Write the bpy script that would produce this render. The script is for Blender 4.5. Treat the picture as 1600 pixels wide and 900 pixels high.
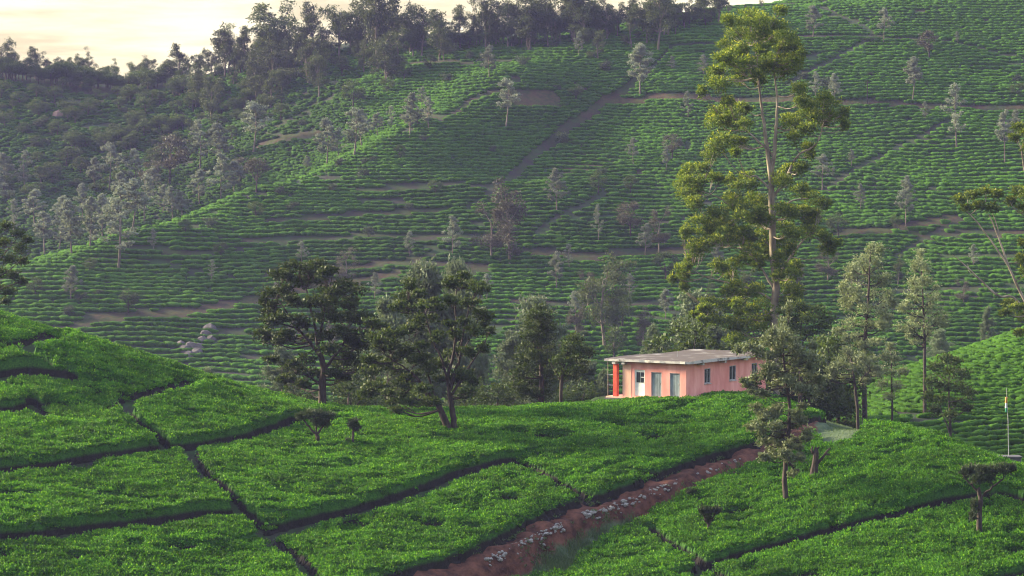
import bpy, math, random
import numpy as np

for o in list(bpy.data.objects):
    bpy.data.objects.remove(o, do_unlink=True)
SC = bpy.context.scene
COL = SC.collection
random.seed(7)
RNG = np.random.default_rng(11)
R = math.radians

# ------------------------------------------------------------------ camera
F = 4115.0                      # focal length in pixels of the 1600 px wide photograph
PITCH = math.atan2(150.0, F)    # eye level lies near row 300
cam = bpy.data.cameras.new('camera')
cam.sensor_width = 36.0
cam.lens = 36.0 * F / 1600.0
cam.clip_start = 0.5
cam.clip_end = 5000
cam_o = bpy.data.objects.new('camera', cam)
COL.objects.link(cam_o)
cam_o.location = (0, 0, 0)
cam_o.rotation_euler = (math.pi / 2 - PITCH, 0, 0)
SC.camera = cam_o

# ------------------------------------------------------------------ sky, sun, exposure
SUN_AZ = R(-70)                 # degrees from +Y (view direction), to the left
SUN_EL = R(21)
world = bpy.data.worlds.new('World')
SC.world = world
world.use_nodes = True
wn, wl = world.node_tree.nodes, world.node_tree.links
wn.clear()
w_out = wn.new('ShaderNodeOutputWorld')
w_bg = wn.new('ShaderNodeBackground')
w_bg.inputs['Strength'].default_value = 0.12
sky = wn.new('ShaderNodeTexSky')
sky.sky_type = 'NISHITA'
sky.sun_disc = False
sky.sun_elevation = SUN_EL
sky.sun_rotation = SUN_AZ
sky.air_density = 1.0
sky.dust_density = 2.0
tc = wn.new('ShaderNodeTexCoord')
sep = wn.new('ShaderNodeSeparateXYZ')
wl.new(tc.outputs['Generated'], sep.inputs[0])
# thin high cloud: direction projected on a flat layer, so bands get narrow near the horizon
add = wn.new('ShaderNodeMath'); add.operation = 'ADD'; add.inputs[1].default_value = 0.06
mx0 = wn.new('ShaderNodeMath'); mx0.operation = 'MAXIMUM'; mx0.inputs[1].default_value = 0.0
wl.new(sep.outputs['Z'], mx0.inputs[0]); wl.new(mx0.outputs[0], add.inputs[0])
dx = wn.new('ShaderNodeMath'); dx.operation = 'DIVIDE'
dy = wn.new('ShaderNodeMath'); dy.operation = 'DIVIDE'
wl.new(sep.outputs['X'], dx.inputs[0]); wl.new(add.outputs[0], dx.inputs[1])
wl.new(sep.outputs['Y'], dy.inputs[0]); wl.new(add.outputs[0], dy.inputs[1])
cmb = wn.new('ShaderNodeCombineXYZ')
wl.new(dx.outputs[0], cmb.inputs[0]); wl.new(dy.outputs[0], cmb.inputs[1])
nz = wn.new('ShaderNodeTexNoise')
nz.inputs['Scale'].default_value = 1.5
nz.inputs['Detail'].default_value = 6.0
nz.inputs['Roughness'].default_value = 0.55
wl.new(cmb.outputs[0], nz.inputs['Vector'])
rmp = wn.new('ShaderNodeValToRGB')
rmp.color_ramp.elements[0].position = 0.38
rmp.color_ramp.elements[0].color = (1.95, 1.62, .94, 1)
rmp.color_ramp.elements[1].position = 0.60
rmp.color_ramp.elements[1].color = (3.2, 2.85, 1.85, 1)
wl.new(nz.outputs['Fac'], rmp.inputs['Fac'])
cov = wn.new('ShaderNodeMapRange')       # thicker veil towards the horizon all round
cov.inputs['From Min'].default_value = 0.02
cov.inputs['From Max'].default_value = 0.75
cov.inputs['To Min'].default_value = 0.98
cov.inputs['To Max'].default_value = 0.65
wl.new(sep.outputs['Z'], cov.inputs['Value'])
cool = wn.new('ShaderNodeMixRGB')         # the veil is warm low down and cool white overhead
cfac = wn.new('ShaderNodeMapRange'); cfac.inputs['From Min'].default_value = .12; cfac.inputs['From Max'].default_value = .5
wl.new(sep.outputs['Z'], cfac.inputs['Value']); wl.new(cfac.outputs[0], cool.inputs['Fac'])
wl.new(rmp.outputs['Color'], cool.inputs['Color1']); cool.inputs['Color2'].default_value = (3.0, 3.5, 4.4, 1)
mixs = wn.new('ShaderNodeMixRGB')
wl.new(cov.outputs[0], mixs.inputs['Fac'])
wl.new(sky.outputs[0], mixs.inputs['Color1'])
wl.new(cool.outputs[0], mixs.inputs['Color2'])
wl.new(mixs.outputs[0], w_bg.inputs['Color'])
wl.new(w_bg.outputs[0], w_out.inputs['Surface'])

sun = bpy.data.lights.new('sun', 'SUN')
sun.energy = 5.0
sun.angle = R(12)
sun.color = (1.0, 0.86, 0.56)
sun_o = bpy.data.objects.new('sun', sun)
COL.objects.link(sun_o)
sun_o.location = (-60, 60, 90)
sun_o.rotation_euler = (math.pi / 2 - SUN_EL, 0, -SUN_AZ + math.pi)

SC.view_settings.view_transform = 'Standard'
SC.view_settings.look = 'None'
SC.view_settings.exposure = 1.97
SC.view_settings.gamma = 1.0
SC.view_settings.use_curve_mapping = False
SC.cycles.use_denoising = True
SC.cycles.pixel_filter_type = 'BLACKMAN_HARRIS'
SC.cycles.filter_width = 1.05
SC.cycles.max_bounces = 6
SC.cycles.diffuse_bounces = 3
SC.cycles.transmission_bounces = 3
SC.cycles.volume_bounces = 1
SC.cycles.transparent_max_bounces = 6

# ------------------------------------------------------------------ pixel helpers
cp, sp = math.cos(PITCH), math.sin(PITCH)
def ray(u, v):
    a, b = (u - 800.0) / F, (450.0 - v) / F
    d = np.array([a, cp + b * sp, -sp + b * cp])
    return d / d[1]
def P(u, v, Y):
    return ray(u, v) * Y
def proj(p):
    x, y, z = p
    dz = y * cp - z * sp
    return (800 + F * x / dz, 450 - F * (y * sp + z * cp) / dz)

# ------------------------------------------------------------------ noise
def _h(ix, iy, s):
    n = (ix.astype(np.int64) * 374761393 + iy.astype(np.int64) * 668265263 + s * 974711) & 0x7fffffff
    n = ((n ^ (n >> 13)) * 1274126177) & 0x7fffffff
    return ((n ^ (n >> 16)) & 0xffff) / 65535.0
def vnoise(x, y, s=0):
    ix, iy = np.floor(x), np.floor(y)
    fx, fy = x - ix, y - iy
    fx = fx * fx * (3 - 2 * fx); fy = fy * fy * (3 - 2 * fy)
    a, b = _h(ix, iy, s), _h(ix + 1, iy, s)
    c, d = _h(ix, iy + 1, s), _h(ix + 1, iy + 1, s)
    return (a * (1 - fx) + b * fx) * (1 - fy) + (c * (1 - fx) + d * fx) * fy
def fbm(x, y, s=0, o=4):
    r, a, t = 0, 1.0, 0
    for k in range(o):
        r = r + a * vnoise(x * 2 ** k, y * 2 ** k, s + k * 17); t += a; a *= 0.5
    return r / t
def sstep(a, b, x):
    t = np.clip((x - a) / (b - a), 0, 1)
    return t * t * (3 - 2 * t)

# ------------------------------------------------------------------ terrain
TEA = 0.8                        # plucked height of the tea in metres
ROAD_PX = [(610, 960, 157), (725, 905, 163), (812, 860, 166.8), (923, 803, 173), (1080, 745, 180.5),
           (1183, 712, 186), (1250, 688, 190), (1297, 660, 195), (1345, 643, 199)]
ROAD = np.array([P(*q)[:2] for q in ROAD_PX])
_tn = np.gradient(ROAD, axis=0); _tn /= np.linalg.norm(_tn, axis=1)[:, None]
ROAD = ROAD + np.stack([-_tn[:, 1], _tn[:, 0]], -1) * 1.6      # the stones stand on the ground, below the level of the tea
ROAD_D2 = np.array([1.9, 1.9, 1.8, 1.7, 1.1, 0.9, 0.7, 0.25, 0.0])
ROAD_D1 = np.array([0.1, 0.1, 0.1, 0.1, 0.1, 0.15, 0.2, 0.15, 0.0])

def poly_dist(x, y, pl, vals=None):
    """distance, signed side (+ = right of travel) and interpolated values along a polyline"""
    best = np.full(x.shape, 1e9); side = np.zeros(x.shape)
    out = [np.zeros(x.shape) for _ in (vals or [])]
    for i in range(len(pl) - 1):
        ax, ay = pl[i]; bx, by = pl[i + 1]
        ex, ey = bx - ax, by - ay
        L2 = ex * ex + ey * ey + 1e-9
        t = np.clip(((x - ax) * ex + (y - ay) * ey) / L2, 0, 1)
        qx, qy = x - ax - t * ex, y - ay - t * ey
        d = np.hypot(qx, qy)
        m = d < best
        best = np.where(m, d, best)
        side = np.where(m, np.sign(ex * qy - ey * qx) * -1, side)
        for k, vv in enumerate(vals or []):
            out[k] = np.where(m, vv[i] * (1 - t) + vv[i + 1] * t, out[k])
    return best, side, out

def road_drop(x, y):
    d, s, (d2, d1) = poly_dist(x, y, ROAD, [ROAD_D2, ROAD_D1])
    t = d * s
    fade = sstep(-48, -36, x) * sstep(60, 45, x)
    return -(d1 * sstep(-1.8, -.8, t) + d2 * sstep(-0.1, 1.25, t)) * fade, t

CT = []                          # control points x, y, z of the tea surface
def cpt(u, v, Y, below=False):
    p = P(u, v, Y)
    z = p[2]
    if below:
        z -= float(road_drop(np.array([p[0]]), np.array([p[1]]))[0][0])
    CT.append((p[0], p[1], z))
def cxyz(x, y, z):
    CT.append((x, y, z))
for col in [(-200, [(900, 152), (830, 159), (700, 176), (580, 193), (430, 208)]),
            (0, [(900, 155), (830, 161.5), (730, 173), (635, 186), (520, 200), (492, 207)]),
            (150, [(700, 179), (600, 194), (535, 206)]),
            (300, [(900, 158), (800, 168.5), (690, 184), (640, 192), (588, 203)]),
            (400, [(608, 206)]),
            (500, [(900, 160), (800, 171), (700, 186), (633, 206)]),
            (700, [(860, 166), (800, 172), (690, 188), (641, 206)]),
            (940, [(760, 178.5), (700, 188), (629, 206)]),
            (1200, [(670, 192), (620, 205)])]:
    for v, Y in col[1]:
        cpt(col[0], v, Y)
for u, v, Y in [(1000, 900, 164.3), (1200, 900, 162.5), (1200, 800, 173), (1340, 900, 160), (1340, 780, 171.5), (1340, 700, 183),
                (1345, 655, 194), (1450, 674, 188), (1500, 692, 184), (1600, 900, 158), (1600, 800, 168), (1600, 728, 177.5),
                (1480, 800, 169), (1800, 880, 156), (1800, 800, 168), (1000, 950, 158), (700, 980, 153)]:
    cpt(u, v, Y, True)
# behind the near crest (hidden) and the house terrace
hz = P(1072, 622, 205)[2] + 0.35
for x, y in [(9, 209), (13, 214), (18, 214), (10, 218), (22, 217), (15, 222)]:
    cxyz(x, y, P(1072, 630, y)[2])
for u, v, Y in [(1600, 752, 188), (1450, 700, 202), (1520, 725, 196), (1700, 770, 184), (1345, 672, 206)]:
    cpt(u, v, Y)
for x, y, z in [(-55, 232, -16), (-40, 232, -17), (-15, 228, -20.5), (0, 228, -20), (15, 236, -19.5), (26, 224, -19),
                (33, 212, -20), (40, 202, -21.3), (60, 196, -22.5), (30, 240, -24),
                (-80, 270, -30), (-50, 270, -34), (-20, 270, -36), (5, 270, -36), (22, 275, -34),
                (-100, 320, -46), (-40, 320, -48), (20, 330, -48), (70, 350, -42), (120, 340, -35),
                (-120, 365, -50), (-40, 370, -50), (30, 372, -50), (110, 378, -46), (200, 370, -40), (-230, 370, -48)]:
    cxyz(x, y, z)
# tea slope behind on the right
for u, v, Y in [(1600, 512, 300), (1520, 540, 298), (1450, 566, 295), (1370, 592, 290), (1310, 612, 284), (1600, 640, 262),
                (1500, 640, 262), (1400, 630, 265), (1340, 650, 252), (1480, 690, 246), (1600, 730, 238), (1850, 400, 300), (1850, 640, 255)]:
    cpt(u, v, Y)
for x, y, z in [(60, 325, -25), (45, 322, -30), (75, 325, -22)]:
    cxyz(x, y, z)
# ground between the viewer and the tea
for x in (-140, -60, 0, 60, 140):
    cxyz(x, 132, -29.5); cxyz(x, 85, -37); cxyz(x, 40, -24); cxyz(x, 8, -5.5); cxyz(x, -4, -1.8); cxyz(x, -60, 16)
FK = 0.85
def fpt(u, v, Y):
    cpt(u, v, Y * FK)
for u in (-250, 0, 250, 500, 750, 1000, 1250, 1500, 1800):
    fpt(u, 640, 470)
for q in [(-250, 530, 515), (-100, 472, 528), (60, 416, 545), (200, 366, 562), (400, 301, 585), (560, 236, 605), (700, 181, 625), (860, 116, 648), (1000, 80, 662),
          (0, 540, 500), (200, 480, 522), (400, 450, 535), (560, 400, 550), (700, 350, 566), (860, 290, 590), (700, 500, 520), (350, 560, 497), (950, 480, 524),
          (943, 160, 642), (1080, 160, 634), (1200, 165, 626), (1400, 165, 616), (1600, 170, 606), (1800, 170, 596), (800, 277, 606), (867, 220, 623), (200, 388, 556), (400, 324, 578), (560, 261, 597), (700, 207, 616), (860, 142, 640),
          (1200, 62, 660), (1400, 60, 655), (1600, 60, 650),
          (1000, 300, 588), (1200, 300, 578), (1400, 300, 568), (1600, 300, 558), (1800, 300, 550),
          (1200, 450, 530), (1600, 430, 520), (1400, 400, 538), (1800, 430, 512),
          (640, 150, 652), (640, 112, 672), (800, 90, 676),
          (430, 318, 615), (430, 250, 648), (430, 215, 662), (430, 140, 700),
          (520, 160, 672), (560, 120, 690),
          (300, 380, 612), (300, 290, 655), (300, 220, 690), (300, 170, 712),
          (200, 410, 610), (200, 330, 655), (200, 250, 690), (200, 170, 722),
          (60, 450, 600), (0, 470, 600), (0, 350, 660), (0, 250, 700), (0, 160, 735), (100, 300, 680), (-250, 480, 600), (-250, 250, 700),
          (-250, 110, 750), (0, 116, 750), (100, 128, 748), (200, 138, 742), (300, 122, 738), (400, 98, 734), (500, 84, 728), (600, 74, 712), (800, 60, 702),
          (1000, 42, 700), (1120, 22, 702), (1250, 0, 704), (1400, -32, 715), (1600, -70, 728), (1850, -110, 740)]:
    fpt(*q)
for u in (-400, 0, 400, 800, 1200, 1600, 2000):
    x = (u - 800) / F * 700
    cxyz(x, 690, 22 + 14 * (u > 1000)); cxyz(x * 1.2, 850, 5); cxyz(x * 1.4, 1150, 0)
CT = np.array(CT)
_S = 100.0
def _tps(d2):
    return 0.5 * d2 * np.log(d2 + 1e-12)
_X = CT[:, :2] / _S
_n = len(CT)
_K = _tps(((_X[:, None, :] - _X[None, :, :]) ** 2).sum(-1)) + np.eye(_n) * 1e-5
_Pm = np.hstack([np.ones((_n, 1)), _X])
_A = np.zeros((_n + 3, _n + 3)); _A[:_n, :_n] = _K; _A[:_n, _n:] = _Pm; _A[_n:, :_n] = _Pm.T
_W = np.linalg.solve(_A, np.concatenate([CT[:, 2], np.zeros(3)]))
def Hs_raw(x, y):
    sh = x.shape
    xf, yf = x.ravel() / _S, y.ravel() / _S
    r = _W[_n] + _W[_n + 1] * xf + _W[_n + 2] * yf
    for i in range(_n):
        d2 = (xf - _X[i, 0]) ** 2 + (yf - _X[i, 1]) ** 2
        r += _W[i] * _tps(d2)
    return r.reshape(sh)
# sampled once on a 2 m grid, then read with smooth interpolation
GX0, GY0, GS = -420.0, -110.0, 2.0
_gx = np.arange(GX0, 421, GS); _gy = np.arange(GY0, 1101, GS)
_GZ = Hs_raw(*np.meshgrid(_gx, _gy, indexing='ij'))
def Hs(x, y):
    x = np.clip(np.asarray(x, float), GX0 + 4, 414); y = np.clip(np.asarray(y, float), GY0 + 4, 1094)
    fx, fy = (x - GX0) / GS, (y - GY0) / GS
    ix, iy = np.floor(fx).astype(int), np.floor(fy).astype(int)
    fx -= ix; fy -= iy
    def w(t):
        return [((-t + 2) * t - 1) * t * .5, (((3 * t - 5) * t) * t + 2) * .5, ((-3 * t + 4) * t + 1) * t * .5, ((t - 1) * t * t) * .5]
    wx, wy = w(fx), w(fy)
    r = 0
    for a in range(4):
        for b in range(4):
            r = r + wx[a] * wy[b] * _GZ[ix + a - 1, iy + b - 1]
    return r
def H(x, y):
    """surface of the tea (near) / of the hillside"""
    x = np.asarray(x, float); y = np.asarray(y, float)
    z = Hs(x, y)
    near = sstep(330, 260, y)
    z = z + near * road_drop(x, y)[0]
    far = sstep(360, 420, y)
    z = z + far * ((fbm(x / 34, y / 34, 5, 3) - .5) * 5.0)
    z = z + near * (fbm(x / 9, y / 9, 3, 2) - .5) * 0.5
    return z
def G(x, y):
    """bare ground"""
    x = np.asarray(x, float); y = np.asarray(y, float)
    return H(x, y) - TEA * sstep(120, 140, y) * sstep(340, 300, y)

# ray casting on a finer table of H
_rx = np.arange(-140, 140.1, 1.0)
def cast(u, v, y0=140.0, y1=760.0, ground=True):
    d = ray(u, v)
    ys = np.arange(y0, y1, 0.4)
    f = G if ground else H
    hit = f(d[0] * ys, ys) - d[2] * ys
    k = np.argmax(hit > 0)
    if hit[k] <= 0:
        k = np.argmin(np.abs(hit))
        return d * ys[k]
    if k > 0:
        t = hit[k - 1] / (hit[k - 1] - hit[k]); Y = ys[k - 1] + .4 * t
    else:
        Y = ys[0]
    return d * Y
def castline(pl, **kw):
    return np.array([cast(u, v, **kw)[:2] for u, v in pl])

# ------------------------------------------------------------------ materials
MATS = {}
def new_mat(name):
    m = bpy.data.materials.new(name); m.use_nodes = True
    m.node_tree.nodes.clear(); MATS[name] = m
    return m, m.node_tree.nodes, m.node_tree.links
def leaf_mat(name, c1, c2, c3=None, trans=0.25, rough=0.6, inst=False, objrand=0.25, trcol=None, mid=.9, spec=.2):
    m, n, l = new_mat(name)
    out = n.new('ShaderNodeOutputMaterial')
    at = n.new('ShaderNodeAttribute'); at.attribute_name = 'tint'
    rp = n.new('ShaderNodeValToRGB')
    rp.color_ramp.elements[0].color = (*c1, 1); rp.color_ramp.elements[1].color = (*c2, 1)
    if c3:
        e = rp.color_ramp.elements.new(mid); e.color = (*c2, 1)
        rp.color_ramp.elements[2].color = (*c3, 1)
    l.new(at.outputs['Fac'], rp.inputs['Fac'])
    oi = n.new('ShaderNodeObjectInfo')
    mr = n.new('ShaderNodeMapRange'); mr.inputs['To Min'].default_value = 1 - objrand; mr.inputs['To Max'].default_value = 1 + objrand
    src = oi.outputs['Random']
    if inst:
        a2 = n.new('ShaderNodeAttribute'); a2.attribute_type = 'INSTANCER'; a2.attribute_name = 'itint'
        src = a2.outputs['Fac']
    l.new(src, mr.inputs['Value'])
    hv = n.new('ShaderNodeHueSaturation')
    l.new(rp.outputs['Color'], hv.inputs['Color']); l.new(mr.outputs[0], hv.inputs['Value'])
    b = n.new('ShaderNodeBsdfPrincipled'); b.inputs['Roughness'].default_value = rough
    b.inputs['Specular IOR Level'].default_value = spec
    l.new(hv.outputs[0], b.inputs['Base Color'])
    t = n.new('ShaderNodeBsdfTranslucent')
    g = n.new('ShaderNodeMixRGB'); g.blend_type = 'MULTIPLY'; g.inputs['Fac'].default_value = 1
    g.inputs['Color2'].default_value = (*(trcol or (1.5, 1.4, 0.5)), 1)
    l.new(hv.outputs[0], g.inputs['Color1']); l.new(g.outputs[0], t.inputs['Color'])
    mx = n.new('ShaderNodeMixShader'); mx.inputs['Fac'].default_value = trans
    l.new(b.outputs[0], mx.inputs[1]); l.new(t.outputs[0], mx.inputs[2]); l.new(mx.outputs[0], out.inputs['Surface'])
    return m
def surf_mat(name, c1, c2, scale=3.0, rough=0.85, bump=0.3, stretch=(1, 1, 1), detail=6, lo=.35, hi=.65, bscale=None, metal=0):
    m, n, l = new_mat(name)
    out = n.new('ShaderNodeOutputMaterial'); b = n.new('ShaderNodeBsdfPrincipled')
    b.inputs['Roughness'].default_value = rough; b.inputs['Specular IOR Level'].default_value = .25; b.inputs['Metallic'].default_value = metal
    tcn = n.new('ShaderNodeTexCoord'); mp = n.new('ShaderNodeMapping'); mp.inputs['Scale'].default_value = stretch
    l.new(tcn.outputs['Object'], mp.inputs[0])
    nz = n.new('ShaderNodeTexNoise'); nz.inputs['Scale'].default_value = scale; nz.inputs['Detail'].default_value = detail; nz.inputs['Roughness'].default_value = .6
    l.new(mp.outputs[0], nz.inputs['Vector'])
    rp = n.new('ShaderNodeValToRGB'); rp.color_ramp.elements[0].position = lo; rp.color_ramp.elements[1].position = hi
    rp.color_ramp.elements[0].color = (*c1, 1); rp.color_ramp.elements[1].color = (*c2, 1)
    l.new(nz.outputs['Fac'], rp.inputs['Fac']); l.new(rp.outputs['Color'], b.inputs['Base Color'])
    if bump:
        nb = n.new('ShaderNodeTexNoise'); nb.inputs['Scale'].default_value = bscale or scale * 3; nb.inputs['Detail'].default_value = 4
        l.new(mp.outputs[0], nb.inputs['Vector'])
        bp = n.new('ShaderNodeBump'); bp.inputs['Strength'].default_value = bump; bp.inputs['Distance'].default_value = .05
        l.new(nb.outputs['Fac'], bp.inputs['Height']); l.new(bp.outputs[0], b.inputs['Normal'])
    l.new(b.outputs[0], out.inputs['Surface'])
    return m

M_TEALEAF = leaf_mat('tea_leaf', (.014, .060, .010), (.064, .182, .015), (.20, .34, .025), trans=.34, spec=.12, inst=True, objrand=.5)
M_BUSH = leaf_mat('tea_bush_leaf', (.030, .084, .009), (.100, .225, .015), (.24, .36, .022), trans=.3, rough=.8, spec=.06, inst=True, objrand=.4)
M_EUC = leaf_mat('eucalyptus_leaf', (.024, .052, .012), (.100, .150, .024), (.34, .36, .045), trans=.36, mid=.66)  # third colour paints the yellow sunlit highlights of the clumps
M_EUCFAR = leaf_mat('ridge_eucalyptus_leaf', (.020, .034, .014), (.060, .078, .026), (.10, .11, .035), trans=.22, objrand=.35)
M_OAK = leaf_mat('silver_oak_leaf', (.105, .125, .088), (.205, .232, .175), (.275, .30, .225), trans=.25, trcol=(1.1, 1.1, .8))
M_OAKN = leaf_mat('near_silver_oak_leaf', (.085, .112, .055), (.20, .232, .122), (.29, .31, .175), trans=.25, trcol=(1.1, 1.1, .7))
M_OAKV = leaf_mat('valley_silver_oak_leaf', (.07, .10, .055), (.16, .20, .12), (.23, .26, .16), trans=.25, trcol=(1.1, 1.1, .8))
M_DARK = leaf_mat('broad_tree_leaf', (.016, .032, .010), (.058, .088, .020), (.20, .20, .06), trans=.25)
M_PURP = leaf_mat('dusky_tree_leaf', (.040, .040, .030), (.085, .080, .055), (.12, .11, .07), trans=.15)
M_POLL = leaf_mat('pollard_leaf', (.016, .028, .014), (.045, .065, .028), (.075, .09, .04), trans=.15)
M_GRASS = leaf_mat('grass_blade', (.05, .085, .035), (.10, .15, .06), (.15, .19, .08), trans=.2)
M_BARK = surf_mat('dark_bark', (.022, .016, .014), (.06, .045, .038), 6, bump=.6, stretch=(1, 1, .3))
M_BARKP = surf_mat('pale_bark', (.10, .078, .06), (.32, .27, .21), 1.5, bump=.3, stretch=(1, 1, .35))
M_BARKM = surf_mat('grey_bark', (.08, .062, .052), (.17, .14, .115), 4, bump=.4, stretch=(1, 1, .3))

# ------------------------------------------------------------------ mesh helpers
def mesh_np(name, V, Fq, mat, attr=None, smooth=False):
    """V (n,3); Fq (m,k) faces all of k corners, or list of such arrays"""
    me = bpy.data.meshes.new(name)
    fl = Fq if isinstance(Fq, list) else [Fq]
    fl = [np.asarray(f, np.int32) for f in fl if len(f)]
    me.vertices.add(len(V)); me.vertices.foreach_set('co', np.ascontiguousarray(V, np.float32).ravel())
    nl = sum(f.size for f in fl); npoly = sum(len(f) for f in fl)
    me.loops.add(nl); me.polygons.add(npoly)
    me.loops.foreach_set('vertex_index', np.concatenate([f.ravel() for f in fl]))
    tot = np.concatenate([np.full(len(f), f.shape[1], np.int32) for f in fl])
    st = np.concatenate([[0], np.cumsum(tot)[:-1]]).astype(np.int32)
    me.polygons.foreach_set('loop_start', st)
    try:
        me.polygons.foreach_set('loop_total', tot)
    except Exception:
        pass
    if smooth:
        me.polygons.foreach_set('use_smooth', np.ones(npoly, bool))
    for k, a in (attr or {}).items():
        at = me.attributes.new(k, 'FLOAT', 'POINT'); at.data.foreach_set('value', np.asarray(a, np.float32))
    me.update(calc_edges=True)
    if not smooth:
        me.shade_flat()
    if mat:
        me.materials.append(mat)
    return me
def link(name, me, parent=None, loc=(0, 0, 0), rz=0.0):
    o = bpy.data.objects.new(name, me); COL.objects.link(o)
    o.location = loc; o.rotation_euler = (0, 0, rz)
    if parent is not None:
        o.parent = parent
    return o
def tag(o, label=None, cat=None, group=None, kind=None):
    if label: o['label'] = label
    if cat: o['category'] = cat
    if group: o['group'] = group
    if kind: o['kind'] = kind
    return o
def thing(name, label, cat, loc, rz=0.0, group=None):
    o = bpy.data.objects.new(name, None); COL.objects.link(o)
    o.empty_display_size = .3
    o.location = loc; o.rotation_euler = (0, 0, rz)
    return tag(o, label, cat, group)

def tubes(lines, sides=6):
    """lines: list of (points (n,3), radii (n,)) -> V, quads"""
    VV, FF, off = [], [], 0
    for pts, rad in lines:
        pts = np.asarray(pts, float); rad = np.asarray(rad, float); n = len(pts)
        tg = np.gradient(pts, axis=0); tg /= np.linalg.norm(tg, axis=1)[:, None] + 1e-9
        ref = np.where(np.abs(tg[:, 2:3]) > .9, np.array([[1., 0, 0]]), np.array([[0, 0, 1.]]))
        a = np.cross(tg, ref); a /= np.linalg.norm(a, axis=1)[:, None] + 1e-9
        b = np.cross(tg, a)
        th = np.arange(sides) * 2 * math.pi / sides
        ring = pts[:, None, :] + rad[:, None, None] * (a[:, None, :] * np.cos(th)[None, :, None] + b[:, None, :] * np.sin(th)[None, :, None])
        VV.append(ring.reshape(-1, 3))
        i = np.arange(n - 1)[:, None] * sides + np.arange(sides)[None, :]
        j = np.arange(n - 1)[:, None] * sides + (np.arange(sides)[None, :] + 1) % sides
        FF.append((np.stack([i, j, j + sides, i + sides], -1).reshape(-1, 4)) + off)
        off += n * sides
    return np.vstack(VV), np.vstack(FF)
def curve_pts(pts, n=5, jit=0.0, rng=RNG):
    """smooth resample of a few points (Catmull-Rom)"""
    p = np.asarray(pts, float)
    if len(p) < 2: return p
    q = np.vstack([2 * p[0] - p[1], p, 2 * p[-1] - p[-2]])
    out = []
    for i in range(1, len(q) - 2):
        for t in np.arange(n) / n:
            out.append(.5 * ((2 * q[i]) + (-q[i - 1] + q[i + 1]) * t + (2 * q[i - 1] - 5 * q[i] + 4 * q[i + 1] - q[i + 2]) * t * t + (-q[i - 1] + 3 * q[i] - 3 * q[i + 1] + q[i + 2]) * t ** 3))
    out.append(p[-1]); out = np.array(out)
    if jit:
        out[1:-1] += rng.normal(0, jit, (len(out) - 2, 3))
    return out

def unit(v):
    return v / (np.linalg.norm(v, axis=-1, keepdims=True) + 1e-9)
def leaf_cloud(clumps, size=(.30, .12), shell=.55, up=.35, droop=0.0, under=.35, rng=RNG, rag=.18):
    """clumps: list of (centre, radii, count). Rhombic leaves spread through each clump"""
    C, A, T = [], [], []
    for c, r, n in clumps:
        d = unit(rng.normal(size=(n, 3)))
        keep = (d[:, 2] > -.15) | (rng.random(n) < under)
        d = d[keep]; n = len(d)
        ru = shell + (1 - shell) * rng.random(n) ** .6
        ru = np.where(rng.random(n) < .22, rng.random(n) ** .5, ru)
        # lumpy outline
        ph = rng.random(3) * 6.28
        lump = 1 + rag * (np.sin(d[:, 0] * 5 + ph[0]) * np.sin(d[:, 1] * 5 + ph[1]) + .7 * np.sin(d[:, 2] * 7 + ph[2])) + rng.normal(0, rag * .35, n)
        pos = np.asarray(c) + d * np.asarray(r) * (ru * lump)[:, None]
        C.append(pos)
        ax = d * .8 + rng.normal(size=(n, 3)) * .7; ax[:, 2] += up - droop
        A.append(unit(ax))
        T.append(np.clip(rng.random(n) * .62 + .22 * (d[:, 2] * ru + .5) + .1 * (ru - .6), 0, 1))  # lit tops painted in: tint rises on upper and outer leaves
    C, A, T = np.vstack(C), np.vstack(A), np.concatenate(T)
    n = len(C)
    S = unit(np.cross(A, rng.normal(size=(n, 3))))
    L = size[0] * (.6 + .8 * rng.random(n))[:, None] * .5
    W = size[1] * (.6 + .8 * rng.random(n))[:, None] * .5
    V = np.stack([C - A * L, C + S * W - A * L * .1, C + A * L, C - S * W - A * L * .1], 1).reshape(-1, 3)
    Fq = np.arange(n * 4).reshape(-1, 4)
    return V, Fq, np.repeat(T, 4)

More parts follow.
